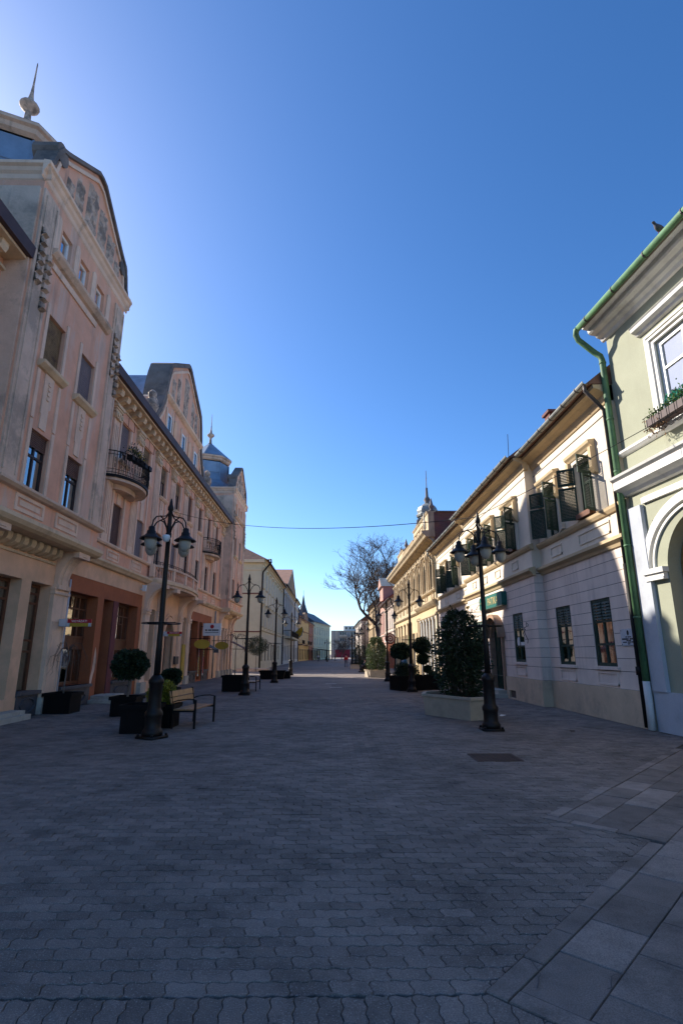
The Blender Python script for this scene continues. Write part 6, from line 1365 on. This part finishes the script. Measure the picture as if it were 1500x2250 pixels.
def awning(label, loc, W, dep, h, m, strips):
    o = thing('awning', label, 'awning', loc); w = MB(); i = [w.P(*p) for p in ((0, -W/2, 0), (0, W/2, 0), (dep, W/2, -h), (dep, -W/2, -h), (0, -W/2, -.03), (0, W/2, -.03), (dep, W/2, -h-.03), (dep, -W/2, -h-.03))]
    for f in ((0, 1, 2, 3), (7, 6, 5, 4), (0, 3, 7, 4), (1, 5, 6, 2), (3, 2, 6, 7)): w.F(*[i[q] for q in f])
    part('canvas', w, m, o); w = MB(); w.box(dep-.02, dep, -W/2, W/2, -h-.22, -h); part('valance', w, m, o); w = MB(); w.tube([(0, -W/2, -h), (dep, -W/2, -h-.02)], .018, 4); w.tube([(0, W/2, -h), (dep, W/2, -h-.02)], .018, 4); part('frame', w, M['iron'], o)
    for k in range(strips): w = MB(); y = -W/2+W*(k+.5)/strips; i = [w.P(*p) for p in ((0, y-.05, .006), (0, y+.05, .006), (dep, y+.05, -h+.006), (dep, y-.05, -h+.006))]; w.F(*i); part('stripe', w, M['gutter'], o)
awning('dark striped awning over the red shop door', (-8.86, 37.7, 2.65), 1.5, 1.1, .6, mat('dark_awning', (.03, .035, .045)), 5); awning('dull red awning at the far shop, beyond the downpipe', (-8.2, 45.9, 2.75), 1.9, 1.2, .6, mat('dull_red_awning', (.14, .05, .045)), 3)
bc = [('tall narrow banner, red above yellow, beside the shop door', 37.1, M['red'], M['yellow']), ('tall narrow banner, yellow above red, beside the shop door', 38.4, M['yellow'], M['red'])]
for lab, y, m1, m2 in bc:
    o = thing('banner', lab, 'banner', (-8.76, y, .35)); w = MB(); w.box(-.012, .0, -.16, .16, 0, 1.95); part('backing', w, M['curtain'], o); w = MB(); w.box(0, .006, -.13, .13, 1.25, 1.9); part('upper_field', w, m1, o); w = MB(); w.box(0, .006, -.13, .13, .14, 1.24); part('lower_field', w, m2, o)
    w = MB(); r = random.Random(int(y*10)); z = .2
    while z < 1.85: w.box(.006, .009, -.08, .08, z, z+.05); w.box(.006, .009, -.08, -.02, z+.05, z+.1); z += .16
    part('lettering', w, M['ink'], o)
for k, (y, z0, z1, m) in enumerate(((35.95, .6, 1.25, M['red']), (35.5, 1.25, 1.75, M['whitew']), (36.3, 1.3, 1.9, M['red']), (39.3, 1.9, 2.2, M['red']), (39.5, 1.0, 1.7, M['curtain']))):
    w = MB(); w.box(-.01, 0, -.3, .3, z0, z1); o = tag(part('shop_poster', w, m, None, (-9.32, y, .0)), ['red poster low in the first red shop window', 'white poster at the left of the first red shop window', 'red poster at the right of the first red shop window', 'red strip poster high in the second red shop window', 'pale poster in the second red shop window'][k], 'poster')
w = MB(); w.box(0, .06, -.3, .3, .3, 2.3); w.box(.06, .07, -.22, .22, 1.25, 1.55); tag(part('yellow_board', w, M['yellow'], None, (-8.76, 33.0, 0)), 'tall yellow board leaning by the porch pilaster', 'board')
w = MB(); w.box(0, .1, -.35, .35, 0, .42); w.box(.1, .11, -.2, .2, .1, .3); tag(part('mailbox', w, M['darkpipe'], None, (-8.78, 31.6, 1.2)), 'dark metal letter box by the arched porch door', 'letter box')
w = MB(); w.box(.0, .14, -.05, .05, -.05, 0); w.box(.1, .26, -.07, .07, -.12, .16); tag(part('wall_lamp', w, M['whitew'], None, (-8.9, 25.35, 4.7)), 'small white wall floodlight above the orange shopfront', 'wall lamp')
lp_ = thing('downpipe', 'grey downpipe between the red shop and the far tower', 'downpipe', (-8.74, 41.4, 0)); w = MB(); w.tube([(0, 0, .05), (0, 0, 4.9)], .06, 8); part('pipe', w, M['gutter'], lp_, smooth=True)
lp2 = thing('downpipe', 'thin pale downpipe at the edge of the orange shopfront', 'downpipe', (-8.84, 18.42, 0)); w = MB(); w.tube([(0, 0, .05), (0, 0, 4.2)], .035, 8); part('pipe', w, M['plaque'], lp2, smooth=True)
# flags on the far left
for k, (lab, m, off) in enumerate((('blue flag hanging from the grey white building', mat('flag_blue', (.03, .24, .34), trans=.3), 0), ('yellow flag hanging from the grey white building', mat('flag_yellow', (.5, .33, .04), trans=.3), -2.2))):
    o = thing('flag', lab, 'flag', (-8.2, 124+off, 6.2)); w = MB(); w.tube([(0, 0, 0), (1.7, -1.2, 1.3)], .04, 5); part('flag_pole', w, M['iron'], o); w = MB(); n = 8
    for i in range(n):
        for j in range(4):
            def P(a, b): t = a/n; return (1.7*t+.2*math.sin(b), -1.2*t+.25*math.sin(a+b), 1.3*t-b*.45)
            w.quad(P(i, j), P(i+1, j), P(i+1, j+1), P(i, j+1))
    part('cloth', w, m, o, smooth=True)
# cafe awnings and parasols far left
for k in range(3):
    o = thing('cafe_canopy', ['dark cafe canopy before the pale green corner house, nearest of three', 'middle dark cafe canopy of the terrace', 'farthest dark cafe canopy of the terrace'][k], 'canopy', (-3.6+.9*k, 160+9*k, 0)); w = MB(); i = [w.P(*p) for p in ((-2, -3.5, 3.3), (2.2, -3.5, 2.8), (2.2, 3.5, 2.8), (-2, 3.5, 3.3), (-2, -3.5, 3.2), (2.2, -3.5, 2.7), (2.2, 3.5, 2.7), (-2, 3.5, 3.2))]
    for f in ((0, 1, 2, 3), (7, 6, 5, 4), (0, 4, 5, 1), (1, 5, 6, 2), (2, 6, 7, 3)): w.F(*[i[q] for q in f])
    part('roof', w, mat('black_canopy', (.015, .015, .017)), o)
    for x, y in ((2.1, -3.4), (2.1, 3.4), (-1.9, -3.4), (-1.9, 3.4)): w = MB(); w.box(x-.05, x+.05, y-.05, y+.05, 0, 2.8); part('post', w, M['iron'], o)
    w = MB(); w.box(1.9, 2.1, -3.3, 3.3, .0, .95); part('windbreak', w, M['blackbox'], o)
# overhead cable
w = MB(); A_, B_ = Vector((-8.9, 29.2, 9.46)), Vector((3.8, 13.6, 5.22)); n = 40; w.tube([A_.lerp(B_, t)-Vector((0, 0, 4*.6*t*(1-t))) for t in [k/n for k in range(n+1)]], .011, 5)
tag(part('overhead_cable', w, M['cable'], None), 'thin black cable slung from the pink house to the near right lamp', 'cable')
w = MB(); A_, B_ = Vector((3.8, 13.6, 5.24)), Vector(r1w(10.6, .02, 7.1)); n = 20; w.tube([A_.lerp(B_, t)-Vector((0, 0, 4*.05*t*(1-t))) for t in [k/n for k in range(n+1)]], .009, 5)
tag(part('overhead_cable', w, M['cable'], None), 'thin black cable rising from the near right lamp to the green building', 'cable')
# flower box on the green building
fbx = thing('window_planter', 'window box with teal and green plants under the white window of the green building', 'flower box', r1w(10.7, 0, 6.95), TH); w = MB(); w.box(-.42, -.14, -1.0, 1.0, -.02, .16); part('trough', w, M['fascia'], fbx)
w = MB()
for k in range(9): y = -1.0+k*.25; w.tube([(0, y, -.02), (-.2, y, -.16), (-.45, y, -.1), (-.46, y, .2)], .01, 4)
w.tube([(-.46, -1.05, .2), (-.46, 1.05, .2)], .01, 4); w.tube([(-.45, -1.05, -.1), (-.45, 1.05, -.1)], .01, 4); part('iron_cradle', w, M['iron'], fbx)
def fbl(r): y = r.uniform(-.95, 1.0); return (-.28+r.gauss(0, .08), y, .16+abs(r.gauss(0, .13))*(1.3 if y < .3 else .7)), (-.3, 0, .8)
part('foliage', leaves(500, fbl, .09, .04, M['leafl'], .2, 61), mat('fir_green_leaf', (.10, .17, .05), islands=.4, trans=.15), fbx); part('teal_sprig', leaves(260, lambda r: ((-.28+r.gauss(0, .06), r.uniform(-.8, .45), .24+r.random()*.22), (0, 0, 1)), .08, .04, M['leafl'], 0, 62), mat('teal_leaf', (.03, .27, .17), islands=.3, trans=.15), fbx)
part('dry_vine', leaves(160, lambda r: ((-.3+r.gauss(0, .08), r.uniform(.55, 1.1), .02+r.gauss(0, .1)), (0, .3, -.6)), .09, .03, M['leafl'], .3, 63), mat('dry_leaf', (.25, .14, .07), islands=.4), fbx)
o = thing('balcony_plants', 'potted yellow flowers on the iron balcony of the pink house', 'plant', (-8.1, 21.0, 9.55)); w = MB(); [w.tube([(0, -.5+.2*k, 0), (.02, -.5+.2*k, .25)], .008, 4) for k in range(7)]; part('stem', w, M['twig'], o)
part('foliage', leaves(420, lambda r: ((r.gauss(0, .1), r.uniform(-.6, .9), .05+abs(r.gauss(0, .16))), (0, 0, 1)), .1, .04, M['leafd'], 0, 71), M['leafd'], o); part('flower', leaves(70, lambda r: ((r.gauss(.05, .1), r.uniform(-.5, .9), .12+r.random()*.12), (0, 0, 1)), .06, .05, M['leafy'], 0, 72), mat('yellow_petal', (.6, .42, .02)), o)
# pigeon on the green gutter
pg = thing('pigeon', 'grey pigeon perched on the green gutter', 'bird', r1w(9.9, .74, 10.785), R(200)); w = MB()
prof = [(-.2, .11, .004, .012), (-.13, .115, .03, .018), (-.06, .12, .06, .055), (.02, .12, .075, .07), (.09, .135, .065, .06), (.13, .17, .04, .04), (.15, .205, .032, .032), (.175, .225, .034, .034), (.2, .222, .022, .022), (.225, .213, .006, .006)]
rings = [[w.P(x, ry*math.cos(2*PI*k/10), z+rz*math.sin(2*PI*k/10)) for k in range(10)] for x, z, ry, rz in prof]
for A, B in zip(rings, rings[1:]):
    for k in range(10): w.F(A[k], A[(k+1) % 10], B[(k+1) % 10], B[k])
w.F(*rings[0]); w.F(*rings[-1]); part('body', w, mat('pigeon_feather', (.10, .10, .115), rough=.6, var=.3, vscale=20), pg, smooth=True); w = MB(); w.tube([(.02, .03, .06), (.03, .03, 0)], .008, 4); w.tube([(.02, -.03, .06), (.03, -.03, 0)], .008, 4); part('leg', w, M['red'], pg)
# litter
for x, y, a, lab in ((5.0, 16.6, .4, 'crumpled white paper scrap on the paving near the cream wall'), (5.6, 13.3, 1.2, 'small brown leaf lying near the cream wall')):
    w = MB(); i = [w.P(*p) for p in ((-.09, -.05, .004), (.08, -.06, .03), (.1, .05, .008), (-.02, .07, .04), (-.1, .04, .006))]; w.F(i[0], i[1], i[3]); w.F(i[1], i[2], i[3]); w.F(i[0], i[3], i[4]); tag(part('litter', w, M['whitew'] if x == 5.0 else M['twig'], None, (x, y, .003), a), lab, 'litter')

# ---------------------------------------------------------------- people
def skinned(name, joints, edges, m, parent, sub=2):
    me = bpy.data.meshes.new(name); me.from_pydata([j[0] for j in joints], edges, []); me.materials.append(m)
    o = bpy.data.objects.new(name, me); COL.objects.link(o); o.parent = parent
    o.modifiers.new('skin', 'SKIN').use_smooth_shade = True
    sv = me.skin_vertices[0].data
    for k, j in enumerate(joints): rr = j[1]; sv[k].radius = rr if isinstance(rr, tuple) else (rr, rr); sv[k].use_root = (k == 0)
    s = o.modifiers.new('sub', 'SUBSURF'); s.levels = sub; s.render_levels = sub
    return o
def person(label, loc, rz, J, top, legs, hair, hood=None, shoe=(.03, .03, .03)):
    """J: dict of joints in metres"""
    o = thing('person', label, 'person', loc, rz); K = list(J); ix = {k: i for i, k in enumerate(K)}
    rad = dict(pelvis=(.15, .11), waist=(.14, .1), chest=(.17, .115), neck=.055, head0=.075, head=(.088, .1), head1=.07, shL=.06, elL=.045, wrL=.035, haL=.035, shR=.06, elR=.045, wrR=.035, haR=.035, hipL=.085, knL=.062, anL=.042, toL=.04, hipR=.085, knR=.062, anR=.042, toR=.04)
    E = [('pelvis', 'waist'), ('waist', 'chest'), ('chest', 'neck'), ('neck', 'head0'), ('head0', 'head'), ('head', 'head1')]
    for s in 'LR': E += [('chest', 'sh'+s), ('sh'+s, 'el'+s), ('el'+s, 'wr'+s), ('wr'+s, 'ha'+s), ('pelvis', 'hip'+s), ('hip'+s, 'kn'+s), ('kn'+s, 'an'+s), ('an'+s, 'to'+s)]
    sc_ = lambda r, k, a: tuple(x*k+a for x in (r if isinstance(r, tuple) else (r, r)))
    skinned('body', [(J[k], rad[k]) for k in K], [(ix[a], ix[b]) for a, b in E], M['skin'], o)
    def cloth(name, keys, edges, m, k=1.12, a=.012):
        id_ = {q: i for i, q in enumerate(keys)}; skinned(name, [(J[q], sc_(rad[q], k, a)) for q in keys], [(id_[p], id_[q]) for p, q in edges], m, o)
    cloth('jacket', ['waist', 'pelvis', 'chest', 'shL', 'elL', 'wrL', 'shR', 'elR', 'wrR'], [('pelvis', 'waist'), ('waist', 'chest'), ('chest', 'shL'), ('shL', 'elL'), ('elL', 'wrL'), ('chest', 'shR'), ('shR', 'elR'), ('elR', 'wrR')], top, 1.15, .02)
    cloth('trousers', ['pelvis', 'hipL', 'knL', 'anL', 'hipR', 'knR', 'anR'], [('pelvis', 'hipL'), ('hipL', 'knL'), ('knL', 'anL'), ('pelvis', 'hipR'), ('hipR', 'knR'), ('knR', 'anR')], legs, 1.1, .01)
    for s in 'LR':
        a, b = Vector(J['an'+s]), Vector(J['to'+s]); d = (b-a); d.z = 0; d = d.normalized() if d.length > .01 else Vector((0, 1, 0)); q = d.cross(Vector((0, 0, 1))); w = MB(); zb = min(a.z-.07, b.z-.03)
        P = [a-d*.08-q*.045, a-d*.08+q*.045, b+d*.07+q*.035, b+d*.07-q*.035]; lo = [w.P(p.x, p.y, zb) for p in P]; hi = [w.P(p.x*1, p.y, zb+.09-(.03 if i > 1 else 0)) for i, p in enumerate(P)]
        for i in range(4): j = (i+1) % 4; w.F(lo[i], lo[j], hi[j], hi[i])
        w.F(*hi); w.F(*lo[::-1]); part('shoe', w, mat('dark_shoe', (.02, .018, .018)), o)
    h = Vector(J['head']); w = MB(); w.lathe([(.001, h.z-.05), (.085, h.z-.04), (.105, h.z+.02), (.1, h.z+.09), (.06, h.z+.135), (.001, h.z+.145)], (h.x, h.y-.015), 12); part('hair', w, hair, o, smooth=True)
    w = MB(); w.tube([(h.x, h.y+.09, h.z+.01), (h.x, h.y+.118, h.z-.03)], .012, 5); [w.tube([(h.x+s*.035, h.y+.092, h.z+.01), (h.x+s*.035, h.y+.1, h.z+.01)], .01, 5) for s in (-1, 1)]; w.tube([(h.x-.03, h.y+.092, h.z-.065), (h.x+.03, h.y+.092, h.z-.065)], .007, 4); part('face', w, mat('face_feature', (.3, .14, .1)), o)
    return o
def stand(step=.0, bend=0, arms=.0):
    J = dict(pelvis=(0, 0, .95), waist=(0, bend*.15, 1.1), chest=(0, bend*.5, 1.33-bend*.1), neck=(0, bend*.75, 1.48-bend*.2), head0=(0, bend*.85+.01, 1.55-bend*.22), head=(0, bend*.9+.02, 1.63-bend*.25), head1=(0, bend*.92+.02, 1.69-bend*.26))
    for s, q in (('L', 1), ('R', -1)):
        c = bend*.5; J['sh'+s] = (q*.2, c, 1.38-bend*.1); J['el'+s] = (q*.25, c-.04+q*step*.3+arms*.1, 1.1-bend*.1); J['wr'+s] = (q*.23, c+.06+q*step*.5+arms*.3, .9+arms*.1-bend*.1); J['ha'+s] = (q*.22, c+.1+q*step*.5+arms*.36, .84+arms*.1-bend*.1)
        J['hip'+s] = (q*.095, 0, .9); J['kn'+s] = (q*.1, .03-q*step*.35, .5); J['an'+s] = (q*.1, -.02-q*step*.9, .09); J['to'+s] = (q*.115, .12-q*step*.9, .04)
    return J
def mm(n, c): return mat(n, c, rough=.8, var=.1, fine=.04)
dark_hair = mm('dark_hair', (.03, .02, .015)); white_hair = mm('white_hair', (.6, .58, .55))
person('person in a red jacket and grey blue trousers walking up the street', (2.0, 76.8, 0), R(8), stand(.24), mm('red_jacket', (.42, .015, .02)), mm('grey_jeans', (.12, .14, .19)), dark_hair)
person('white haired person in a teal blue jacket leaning over the bench', (4.55, 36.0, 0), R(-60), stand(.05, .35, .5), mm('teal_jacket', (.06, .17, .24)), mm('tan_trousers', (.35, .27, .17)), white_hair)
S = stand(0); S.update({k: (v[0], v[1]-.02, v[2]-.47) for k, v in S.items()})
for s, q in (('L', 1), ('R', -1)):
    S['hip'+s] = (q*.1, 0, .46); S['kn'+s] = (q*.13, .42, .49); S['an'+s] = (q*.13, .42, .09); S['to'+s] = (q*.14, .56, .04); S['el'+s] = (q*.26, .05, .66); S['wr'+s] = (q*.14, .28, .58); S['ha'+s] = (q*.1, .34, .57)
person('dark clothed person sitting on the bench on the right', (3.25, 54.6, .06), R(110), S, mm('charcoal_coat', (.03, .032, .04)), mm('black_trousers', (.02, .02, .022)), mm('dark_cap', (.02, .025, .035)))
person('distant person in white and dark clothes before the cafe terrace', (-3.2, 137, 0), R(180), stand(.2), mm('white_shirt', (.55, .55, .58)), mm('navy_trousers', (.03, .035, .07)), dark_hair)
person('distant person in brown standing at the end of the cafe terrace', (1.0, 150, 0), R(120), stand(.1), mm('brown_coat', (.2, .13, .09)), mm('grey_trousers', (.1, .1, .1)), dark_hair)
w = MB(); w.box(-.18, .18, -.1, .1, 0, .36); w.tube([(-.1, 0, .36), (-.08, 0, .5), (.08, 0, .5), (.1, 0, .36)], .012, 4); tag(part('shopping_bag', w, mm('blue_bag', (.03, .07, .3)), None, (4.15, 35.1, .0), .5), 'blue shopping bag near the topiary planter', 'bag')
w = MB(); w.box(-.14, .14, -.09, .09, 0, .42); w.tube([(-.08, 0, .42), (-.06, 0, .54), (.06, 0, .54), (.08, 0, .42)], .012, 4); tag(part('shopping_bag', w, mm('red_bag', (.4, .05, .06)), None, (4.55, 34.9, .0), .2), 'red shopping bag next to the blue one', 'bag')
